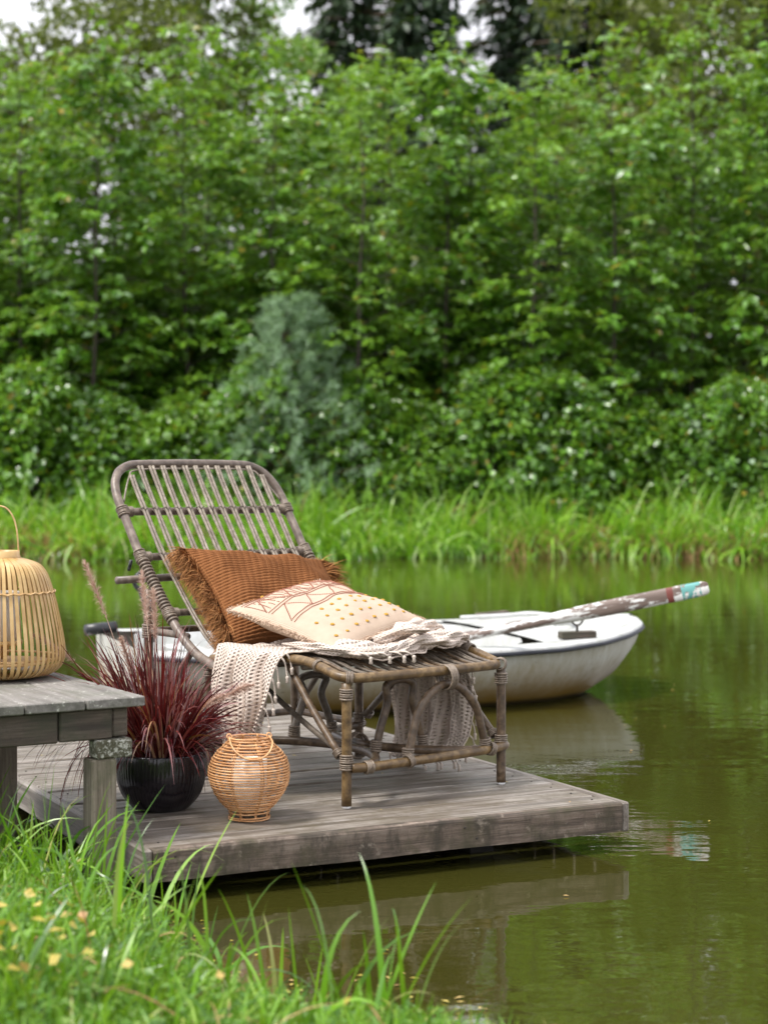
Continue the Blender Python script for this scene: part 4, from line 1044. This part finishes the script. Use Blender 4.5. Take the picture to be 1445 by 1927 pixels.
# ------------------------------------------------------------------ trees of the hedge
def trunk_mb(H, r0, seed, limbs):
    r = random.Random(seed); mb = MB(); pts = []; x = y = 0
    for i in range(11):
        pts.append((x, y, H * i / 10)); x += r.uniform(-.05, .05) * H / 7; y += r.uniform(-.05, .05) * H / 7
    mb.tube(pts, [r0 * (1 - .9 * i / 10) for i in range(11)], 7)
    for (z, dx_, dy_, L_, up_) in limbs:
        i = min(9, int(z / H * 10)); b = Vector(pts[i]).lerp(Vector(pts[i + 1]), z / H * 10 - i)
        e = b + Vector((dx_, dy_, up_)) * L_
        mb.tube([b, b.lerp(e, .5) + Vector((0, 0, .04 * L_)), e], [r0 * .28, r0 * .18, r0 * .05], 4, caps=False)
    return mb, pts
def sapling_meshes(seed, H, Rm, mat, leaf_l=.12, dens=1.0):
    r = np.random.default_rng(seed); nb_ = int(H * 14.5 * dens)
    zs = np.sort(r.uniform(.0, 1, nb_) ** 1.2 * .95 + .02) * H; az = np.arange(nb_) * 2.4 + r.uniform(-.5, .5, nb_)
    limbs = []; P = []; D = []
    for z, a in zip(zs, az):
        L_ = Rm * (1 - (z / H) ** 2.2 * .78) * r.uniform(.6, 1.15); up_ = r.uniform(.05, .5)
        dxy = np.array([math.cos(a), math.sin(a)]); limbs.append((z, dxy[0], dxy[1], L_, up_))
        for q in range(max(2, int(5 * L_ * dens))):          # flat sprays of leaves along the limb
            t = 1.05 * r.uniform(.15, 1) ** .7; dr = up_ * t - .32 * t * t * L_; kx = r.integers(11, 22)
            sp = np.array([dxy[0] * t * L_, dxy[1] * t * L_, z + dr * L_]) + r.normal(size=3) * .14
            da = a + r.normal() * .8; dv2 = np.array([math.cos(da), math.sin(da), -.25 + r.normal() * .15]); sv = np.array([-dv2[1], dv2[0], 0])
            u_ = r.uniform(0, 1, kx)[:, None] * .42; sgn = np.where(np.arange(kx) % 2 == 0, 1., -1.)[:, None]
            P.append(sp + dv2 * u_ + sv * sgn * .02 + r.normal(size=(kx, 3)) * .025)
            D.append(dv2 * .7 + sv * sgn * r.uniform(.4, 1.2, (kx, 1)) + r.normal(size=(kx, 3)) * .22 - np.array([0, 0, .12]))
    # leader shoots that poke out of the top
    for q in range(3):
        kx = 26; t = np.sort(r.uniform(0, 1, kx)); ox, oy = r.normal(size=2) * .22 * (q > 0)
        a = r.uniform(0, 6.28, kx); hh = H * (.90 + .10 * t) - (.25 * q if q else 0) * r.uniform(.6, 1)
        P.append(np.stack([ox + .05 * np.cos(a), oy + .05 * np.sin(a), hh + t * .25], -1)); D.append(np.stack([np.cos(a), np.sin(a), r.uniform(.1, .9, kx)], -1))
    P = np.concatenate(P); D = np.concatenate(D); n = len(P)
    Nn = np.array([0, -.0, 1.0]) + r.normal(size=(n, 3)) * .32
    Vv, F = leaves(P, D, Nn, r.uniform(.55, 1.25, n) * leaf_l, r.uniform(.6, 1.15, n) * leaf_l * .66)
    tm, _ = trunk_mb(H, .045, seed, limbs[::2])
    return tm.mesh('trunk', 'bark'), np_mesh('crown', Vv, F, mat)
VAR = [sapling_meshes(10 + i, 7.0, (1.15, 1.25, 1.05, 1.2)[i], ('hedge_leaf', 'hedge_leaf_b', 'hedge_leaf', 'hedge_leaf_b')[i], (.165, .13, .18, .15)[i]) for i in range(4)]
def put_tree(name, meshes, x, y, s, rz, label, group=None, cat='tree', sz=None):
    z = float(ground_z(np.array(x), np.array(y))) - .03
    t = thing(name, label, cat, (x, y, z), rz, group); t.scale = (s, s, sz or s)
    link('trunk', meshes[0], t); tag(link('crown', meshes[1], t), kind='stuff'); return t
front = [(-6.9, 'outermost left tree of the waterside hedge, mostly outside the picture'), (-5.4, 'leafy young tree of the hedge at the left edge of the picture'), (-4.2, 'leafy young tree rising behind the bamboo lantern'),
         (-2.9, 'leafy young tree rising behind the left corner of the chair back'), (-1.7, 'leafy young tree behind the chair back, left of the blue-green pine'), (-.35, 'leafy young tree just right of the blue-green pine'),
         (.95, 'leafy young tree rising behind the middle of the pond bank, above the cream cushion'), (2.2, 'leafy young tree rising behind the rowlock of the dinghy'), (3.4, 'leafy young tree rising above the bow of the dinghy'),
         (4.6, 'leafy young tree rising above the oar tip'), (5.9, 'leafy young tree of the hedge at the right edge of the picture'), (7.3, 'outermost right tree of the waterside hedge, mostly outside the picture')]
hs_ = [.98, 1.0, 1.02, 1.05, .98, .93, 1.03, .94, 1.0, 1.09, 1.05, 1.0]
for i, (x, lb) in enumerate(front):
    put_tree('hedge_tree', VAR[i % 4], x, 26.6 + .5 * math.sin(i * 2.3), 1.0, i * 1.9, lb, 'young trees of the hedge across the pond', sz=hs_[i] * 1.0)
second = ['at the far left end', 'behind the olive tree gap at the left edge', 'above the bamboo lantern', 'above the left half of the chair back', 'above the right half of the chair back', 'above the blue-green pine',
          'above the rust cushion', 'above the end of the lounger seat', 'above the dinghy bow', 'just right of the oar tip', 'at the far right end']
for i, w in enumerate(second):
    x = -7.0 + i * 1.4
    put_tree('hedge_tree', VAR[(i + 2) % 4], x, 28.3 + .4 * math.cos(i * 1.7), 1.08, i * 2.7 + 1, 'leafy tree of the second hedge rank, ' + w, 'young trees in the second rank of the hedge', sz=.99 + .04 * math.sin(i * 2.9))
for i in range(17):
    x = -9.6 + i * 1.2
    put_tree('hedge_tree', VAR[(i + 1) % 4], x, 30.4 + .9 * (i % 2), 1.3, i * 1.3 + 2, 'leafy tree at the back of the hedge, seen only through gaps between the nearer trees', 'trees at the back of the hedge', sz=.92)
# low undergrowth in front of the trunks
def shrub_meshes(seed, H, Rm, mat):
    r = np.random.default_rng(seed); n = 4200
    th = r.uniform(0, 6.28, n); rr_ = Rm * r.uniform(.45, 1.05, n); z = H * r.uniform(0, 1, n) ** .8; rr_ = rr_ * np.sqrt(np.clip(1 - (z / H) ** 2.4, 0.02, 1))
    P = np.stack([rr_ * np.cos(th), rr_ * np.sin(th), z], -1) + smooth_noise(th * 4, z * 5, seed)[:, None] * .25
    D = np.stack([np.cos(th), np.sin(th), r.normal(size=n) * .4 - .1], -1) + r.normal(size=(n, 3)) * .5
    Vv, F = leaves(P, D, np.array([0, 0, 1.0]) + r.normal(size=(n, 3)) * .5, r.uniform(.07, .14, n), r.uniform(.05, .09, n))
    tm, _ = trunk_mb(H * .9, .03, seed, [(H * .2, math.cos(a), math.sin(a), Rm * .7, .8) for a in (0, 1.3, 2.6, 3.9, 5.2)])
    return tm.mesh('trunk', 'bark'), np_mesh('crown', Vv, F, mat)
SV = [shrub_meshes(50 + i, 1.9, .95, 'hedge_leaf' if i else 'hedge_leaf_b') for i in range(3)]
places = ['at the far left behind the lantern', 'behind the bamboo lantern handle', 'behind the chair\'s left corner', 'behind the chair back', 'between the chair back and the pine', 'right of the pine foot', 'above the cream cushion',
          'above the white throw', 'left of the oar', 'above the oar', 'above the oar tip', 'at the far right']
for i, w in enumerate(places):
    put_tree('bank_shrub', SV[i % 3], -6.0 + i * 1.08, 25.55 + .25 * math.sin(i * 3.1), 1.0 + .15 * math.sin(i * 1.9), i * 1.1, 'low leafy shrub at the foot of the hedge ' + w, 'low shrubs at the foot of the hedge', 'shrub')

for i in range(7):
    put_tree('bank_shrub', SV[i % 3], -7.2 + i * 1.15, 29.4 + .3 * (i % 2), 2.0, i * 1.7, 'big shrub in the shade between the hedge trees, ' + ('beyond the lantern', 'behind the lantern top', 'left of the chair back', 'behind the chair back', 'behind the pine, left side', 'behind the pine, right side', 'behind the rust cushion')[i], 'shrubs between the hedge trees', 'shrub')
# blue-green pine standing in front of the hedge
def pine_meshes(seed, H, Rm, mat, needle=.085, wn=.007, tuft=26, whorls=11, arms=8, sub=9):
    r = np.random.default_rng(seed); limbs = []; P = []; D = []
    for i in range(whorls):
        z = H * (.05 + .93 * i / whorls); Lb = Rm * (1 - .88 * i / whorls) 
        for k_ in range(arms):
            a = 2 * math.pi * k_ / arms + i * .7 + r.uniform(-.2, .2); L_ = Lb * r.uniform(.75, 1.1); up_ = .25 + .5 * i / whorls
            limbs.append((z, math.cos(a), math.sin(a), L_, up_))
            for q in range(sub):
                t = r.uniform(.25, 1.0); b = np.array([math.cos(a) * L_ * t, math.sin(a) * L_ * t, z + up_ * L_ * t]) + r.normal(size=3) * .09 * Lb
                d0 = np.array([math.cos(a), math.sin(a), .7]) + r.normal(size=3) * .4; d0 /= np.linalg.norm(d0)
                tt_ = r.uniform(0, 1, tuft)[:, None]; P.append(b + d0 * tt_ * .16); D.append(d0 * .8 + r.normal(size=(tuft, 3)) * .75)
    P = np.concatenate(P); D = np.concatenate(D); n = len(P)
    Vv, F = blades(P, D, r.uniform(.7, 1.2, n) * needle, np.full(n, wn), np.full(n, .25), 2, r=r, tipw=.001)
    tm, _ = trunk_mb(H, .05, seed, limbs)
    return tm.mesh('trunk', 'bark_red'), np_mesh('crown', Vv, F, mat)
pm = pine_meshes(77, 3.2, 1.35, 'pine_needle', .14, .011, 24, 11, 8, 9)
put_tree('pine_tree', pm, -1.32, 25.2, 1.0, .4, 'young blue-green pine standing in front of the hedge, directly above the chair back', None, 'pine tree')

# ------------------------------------------------------------------ taller trees behind
def round_tree(seed, H, Rm, z0, mat, n=26000, leaf_l=.22, cl=60):
    r = np.random.default_rng(seed)
    cth = r.uniform(0, 6.28, cl); cu = r.uniform(-1, 1, cl); cr_ = r.uniform(.45, 1, cl); s = np.sqrt(1 - cu ** 2)
    C3 = np.stack([Rm * cr_ * s * np.cos(cth), Rm * cr_ * s * np.sin(cth), z0 + (H - z0) / 2 * (1 + cu * cr_)], -1)
    k_ = r.integers(0, cl, n); P = C3[k_] + unit(r.normal(size=(n, 3))) * (r.uniform(.4, 1, n) ** .6)[:, None] * np.array([1, 1, .6]) * Rm * .30
    D = r.normal(size=(n, 3)); Vv, F = leaves(P, D, np.array([0, 0, 1.0]) + r.normal(size=(n, 3)) * .6, r.uniform(.6, 1.3, n) * leaf_l, r.uniform(.6, 1.2, n) * leaf_l * .6)
    tm, _ = trunk_mb(H * .8, .25, seed, [(min(H * .78, c[2] * .75), c[0] / Rm, c[1] / Rm, Rm * .8, .4) for c in C3[::3]])
    return tm.mesh('trunk', 'bark'), np_mesh('crown', Vv, F, mat)
rt = round_tree(5, 15.2, 4.2, 3.0, 'olive_leaf'); rt2 = round_tree(6, 16, 3.2, 3, 'hedge_leaf_b', 11000, .24, 40)
put_tree('tall_tree', rt, -6.6, 48, 1.0, 0, 'round olive-green broadleaf tree behind the hedge at the top left', 'tall trees behind the hedge')
put_tree('tall_tree', rt, -12.5, 50, .95, 2, 'olive-green tree at the extreme left behind the hedge', 'tall trees behind the hedge')
put_tree('tall_tree', rt, 9.0, 46, 1.12, 4, 'yellowish green broadleaf tree behind the hedge at the top right', 'tall trees behind the hedge')
put_tree('tall_tree', rt2, -3.6, 50, .92, 1, 'thin-crowned broadleaf tree behind the hedge, left of the dark conifers', 'tall trees behind the hedge')
def conifer(seed, H, Rm):
    r = np.random.default_rng(seed); limbs = []; P = []; D = []
    nb_ = 170
    for i in range(nb_):
        z = H * (.12 + .86 * (i / nb_)); L_ = Rm * (1 - .85 * i / nb_) * r.uniform(.6, 1.1); a = i * 2.4 + r.uniform(-.3, .3)
        limbs.append((z, math.cos(a), math.sin(a), L_, -.08)); kx = int(150 * L_ / Rm) + 30
        t = r.uniform(.12, 1, kx); sw = r.normal(size=kx) * .16 * L_ * (1.1 - t * .5)
        P.append(np.stack([math.cos(a) * t * L_ - math.sin(a) * sw, math.sin(a) * t * L_ + math.cos(a) * sw, z - .08 * L_ * t - .16 * L_ * t * t + r.normal(size=kx) * .05 - np.abs(r.normal(size=kx)) * .16], -1))
        D.append(np.stack([np.full(kx, math.cos(a)), np.full(kx, math.sin(a)), np.full(kx, -.8)], -1) + r.normal(size=(kx, 3)) * .6)
    P = np.concatenate(P); D = np.concatenate(D); n = len(P)
    Vv, F = leaves(P, D, np.array([0, 0, 1.0]) + r.normal(size=(n, 3)) * .5, r.uniform(.25, .55, n), r.uniform(.09, .2, n))
    tm, _ = trunk_mb(H, .24, seed, limbs); return tm.mesh('trunk', 'bark_red'), np_mesh('crown', Vv, F, 'conifer_needle')
cf = [conifer(91, 21.5, 4.0), conifer(92, 20.5, 3.5)]
for i, (x, y, s, lb) in enumerate([(-1.2, 58, .95, 'dark conifer behind the hedge just left of the middle'), (1.1, 56, 1.0, 'dark conifer behind the hedge with a bare trunk, middle of the picture'), (4.5, 58, 1.0, 'dark conifer behind the hedge, left of the thickest trunk'),
                               (6.3, 55, 1.08, 'dense dark conifer with thick trunk behind the hedge, right of the sky gap'), (8.6, 60, 1.05, 'dark conifer behind the hedge towards the right corner'), (12.3, 57, 1.0, 'dark conifer behind the hedge in the right corner'), (-17, 60, 1.0, 'dark conifer far to the left beyond the hedge'), (17, 62, 1, 'dark conifer far to the right beyond the hedge')]):
    put_tree('conifer', cf[i % 2], x, y, s, i * 1.3, lb, 'dark conifers behind the hedge', 'conifer')

# ------------------------------------------------------------------ reeds on the far bank
r3 = np.random.default_rng(31)
n = 13500; x = r3.uniform(-9, 9, n); d = r3.uniform(-.15, 2.3, n) ** 1.0; y = far_shore(x) + d
cl2 = 1.3 * smooth_noise(x * 3.2, y * 2.6, 8, 3); z = ground_z(x, y)
L_ = r3.uniform(.42, 1.0, n) * (1 + .35 * cl2) * (1 - .12 * d)
P0 = np.stack([x, y, np.maximum(z, -.02)], -1)
D = np.stack([r3.normal(size=n) * .35, r3.normal(size=n) * .25 - np.where(d < .5, .45, .05), np.ones(n)], -1)
Vv, F = blades(P0, D, L_, r3.uniform(.018, .042, n), r3.uniform(.2, 3.4, n), 7, r=r3, tipw=.002)
tag(link('reeds', np_mesh('reeds', Vv, F, 'reed_blade')), kind='stuff')
n = 3000; x = np.concatenate([r3.uniform(1.5, 7, 2200), r3.normal(size=800) * .5 - 4.6]); y = far_shore(x) + r3.uniform(-.1, .35, n); z = np.maximum(ground_z(x, y), -.02)
Vv, F = blades(np.stack([x, y, z], -1), np.stack([r3.normal(size=n) * .5, r3.normal(size=n) * .3 - .3, np.ones(n)], -1), r3.uniform(.25, .6, n), r3.uniform(.010, .02, n), r3.uniform(.4, 3, n), 5, r=r3, tipw=.002)
tag(link('dead_reeds', np_mesh('dead_reeds', Vv, F, 'dead_reed')), kind='stuff')

# ------------------------------------------------------------------ near bank: lawn, tall grass, clover, fallen leaves
def on_land(x, y, margin=0.0): return (near_shore(x) - y) > margin
def not_bench(x, y): return np.ones_like(x, bool)
r4 = np.random.default_rng(44)
def scatter(n, x0, x1, y0, y1, margin):
    x = r4.uniform(x0, x1, n * 3); y = r4.uniform(y0, y1, n * 3); m = on_land(x, y, margin)
    # keep the deck and its underside clear
    lx = (x + .638) * math.cos(TH) + (y - 4.8) * math.sin(TH); ly = -(x + .638) * math.sin(TH) + (y - 4.8) * math.cos(TH)
    m &= ~((lx > -.03) & (ly > -.03))
    x, y = x[m][:n], y[m][:n]; return x, y, ground_z(x, y)
x, y, z = scatter(36000, -2.1, 1.4, 2.7, 5.9, -.02); n = len(x)
Vv, F = blades(np.stack([x, y, z - .005], -1), np.stack([r4.normal(size=n) * .5, r4.normal(size=n) * .5, np.ones(n)], -1), r4.uniform(.05, .13, n), r4.uniform(.004, .009, n), r4.uniform(.2, 1.8, n), 3, r=r4, tipw=.0006)
tag(link('lawn_grass', np_mesh('lawn_grass', Vv, F, 'lawn_blade')), kind='stuff')
x, y, z = scatter(4200, -2.0, 1.1, 3.1, 5.6, -.05); n = len(x); cl3 = smooth_noise(x * 4, y * 4, 12); 
Vv, F = blades(np.stack([x, y, z - .005], -1), np.stack([r4.normal(size=n) * .35 + .1, r4.normal(size=n) * .35 + .1, np.ones(n)], -1), r4.uniform(.08, .22, n) * (1 + .5 * cl3) * np.clip(.45 + np.clip(-.45 - x, 0, 1) * 1.6, .45, 1.15), r4.uniform(.005, .011, n), r4.uniform(.2, 1.6, n), 6, r=r4, tipw=.0006, belly=.22)
tag(link('bank_grass', np_mesh('bank_grass', Vv, F, 'grass_blade')), kind='stuff')
x, y, z = scatter(420, -1.7, .8, 3.0, 5.2, -.03); n = len(x)
Vv, F = blades(np.stack([x, y, z + .02], -1), np.stack([r4.normal(size=n), r4.normal(size=n), r4.uniform(.1, 1.0, n)], -1), r4.uniform(.06, .20, n), r4.uniform(.003, .006, n), r4.uniform(.2, 1.8, n), 5, r=r4, tipw=.0006)
tag(link('dry_straw', np_mesh('dry_straw', Vv, F, 'dead_reed')), kind='stuff')
# tall blades by the post, along the waterline and at the very front
tx, ty = [], []
for (cx_, cy_, sx2, sy2, k_) in ((-.92, 4.74, .10, .06, 52), (-1.15, 4.75, .12, .1, 40), (-.72, 4.50, .08, .06, 22), (-.55, 4.30, .06, .05, 13), (-.38, 4.15, .03, .03, 5), (-.30, 3.85, .08, .05, 12), (-.10, 3.70, .06, .05, 9), (.0, 3.45, .10, .06, 14), (-.45, 3.8, .15, .1, 16)):
    tx.append(r4.normal(size=k_) * sx2 + cx_); ty.append(r4.normal(size=k_) * sy2 + cy_)
x = np.concatenate(tx); y = np.concatenate(ty); n = len(x); z = np.maximum(ground_z(x, y), -.03)
Vv, F = blades(np.stack([x, y, z - .01], -1), np.stack([r4.normal(size=n) * .22 + .08, r4.normal(size=n) * .2, np.ones(n)], -1), r4.uniform(.18, .40, n), r4.uniform(.007, .015, n), r4.uniform(.1, 1.7, n), 9, r=r4, tipw=.0008, belly=.2)
tag(link('tall_grass', np_mesh('tall_grass', Vv, F, 'grass_blade')), kind='stuff')
x, y, z = scatter(2600, -1.4, .9, 2.9, 5.0, .02); n = len(x)
Vv, F = leaves(np.stack([x, y, z + r4.uniform(.01, .07, n)], -1), r4.normal(size=(n, 3)) * np.array([1, 1, .3]), np.array([0, 0, 1.0]) + r4.normal(size=(n, 3)) * .3, r4.uniform(.012, .026, n), r4.uniform(.012, .022, n))
tag(link('clover', np_mesh('clover', Vv, F, 'clover_leaf')), kind='stuff')
x, y, z = scatter(1500, -1.2, .3, 2.9, 4.2, .02); m = (r4.uniform(0, 1, len(x)) < .006 + .40 * np.clip((-.36 - x) * 3, 0, 1) * np.clip((3.8 - y) * 2.0, 0, 1) * (smooth_noise(x * 9, y * 9, 4) > 0)); x, y, z = x[m], y[m], z[m]; n = len(x)
Vv, F = leaves(np.stack([x, y, z + r4.uniform(.07, .14, n)], -1), r4.normal(size=(n, 3)) * np.array([1, 1, .4]), np.array([0, -.3, 1.0]) + r4.normal(size=(n, 3)) * .4, r4.uniform(.018, .036, n), r4.uniform(.016, .03, n))
tag(link('fallen_leaves', np_mesh('fallen_leaves', Vv, F, 'yellow_leaf')), kind='stuff')
n = 26; lx = r4.uniform(.1, 1.45, n); ly = r4.uniform(.05, 2.3, n); x = -.638 + lx * math.cos(TH) - ly * math.sin(TH); y = 4.8 + lx * math.sin(TH) + ly * math.cos(TH)
Vv, F = leaves(np.stack([x, y, np.full(n, DZ + .004)], -1), r4.normal(size=(n, 3)) * np.array([1, 1, .0]) + 1e-3, np.tile([0, 0, 1.0], (n, 1)) + r4.normal(size=(n, 3)) * .15, r4.uniform(.006, .022, n), r4.uniform(.004, .013, n))
Vv[:, 2] = np.maximum(Vv[:, 2], DZ + .0025)
tag(link('dry_leaf_bits', np_mesh('dry_leaf_bits', Vv, F, 'yellow_leaf')), kind='stuff')
n = 46; x = r4.uniform(-.1, 2.6, n); y = r4.uniform(4.2, 12, n); m = ~((x < 1.0) & (y < 8) & (y > 5.0) & (x < 2.6 - (y - 4.2) * .5)); x, y = x[m], y[m]; n = len(x)
Vv, F = leaves(np.stack([x, y, np.full(n, .004)], -1), r4.normal(size=(n, 3)) * np.array([1, 1, .0]) + 1e-3, np.tile([0, 0, 1.0], (n, 1)), r4.uniform(.008, .03, n), r4.uniform(.005, .014, n))
Vv[:, 2] = np.maximum(Vv[:, 2], .003)
tag(link('floating_leaves', np_mesh('floating_leaves', Vv, F, 'yellow_leaf')), kind='stuff')
# small floating bits on the water by the bank
x = r4.uniform(-.55, .25, 90); y = near_shore(x) + r4.uniform(.0, .55, 90) ** 1.3; n = len(x)
Vv, F = leaves(np.stack([x, y, np.full(n, .004)], -1), r4.normal(size=(n, 3)) * np.array([1, 1, .0]) + 1e-3, np.tile([0, 0, 1.0], (n, 1)), r4.uniform(.008, .03, n), r4.uniform(.004, .012, n))
Vv[:, 2] = np.maximum(Vv[:, 2], .003)
tag(link('floating_debris', np_mesh('floating_debris', Vv, F, 'yellow_leaf')), kind='stuff')
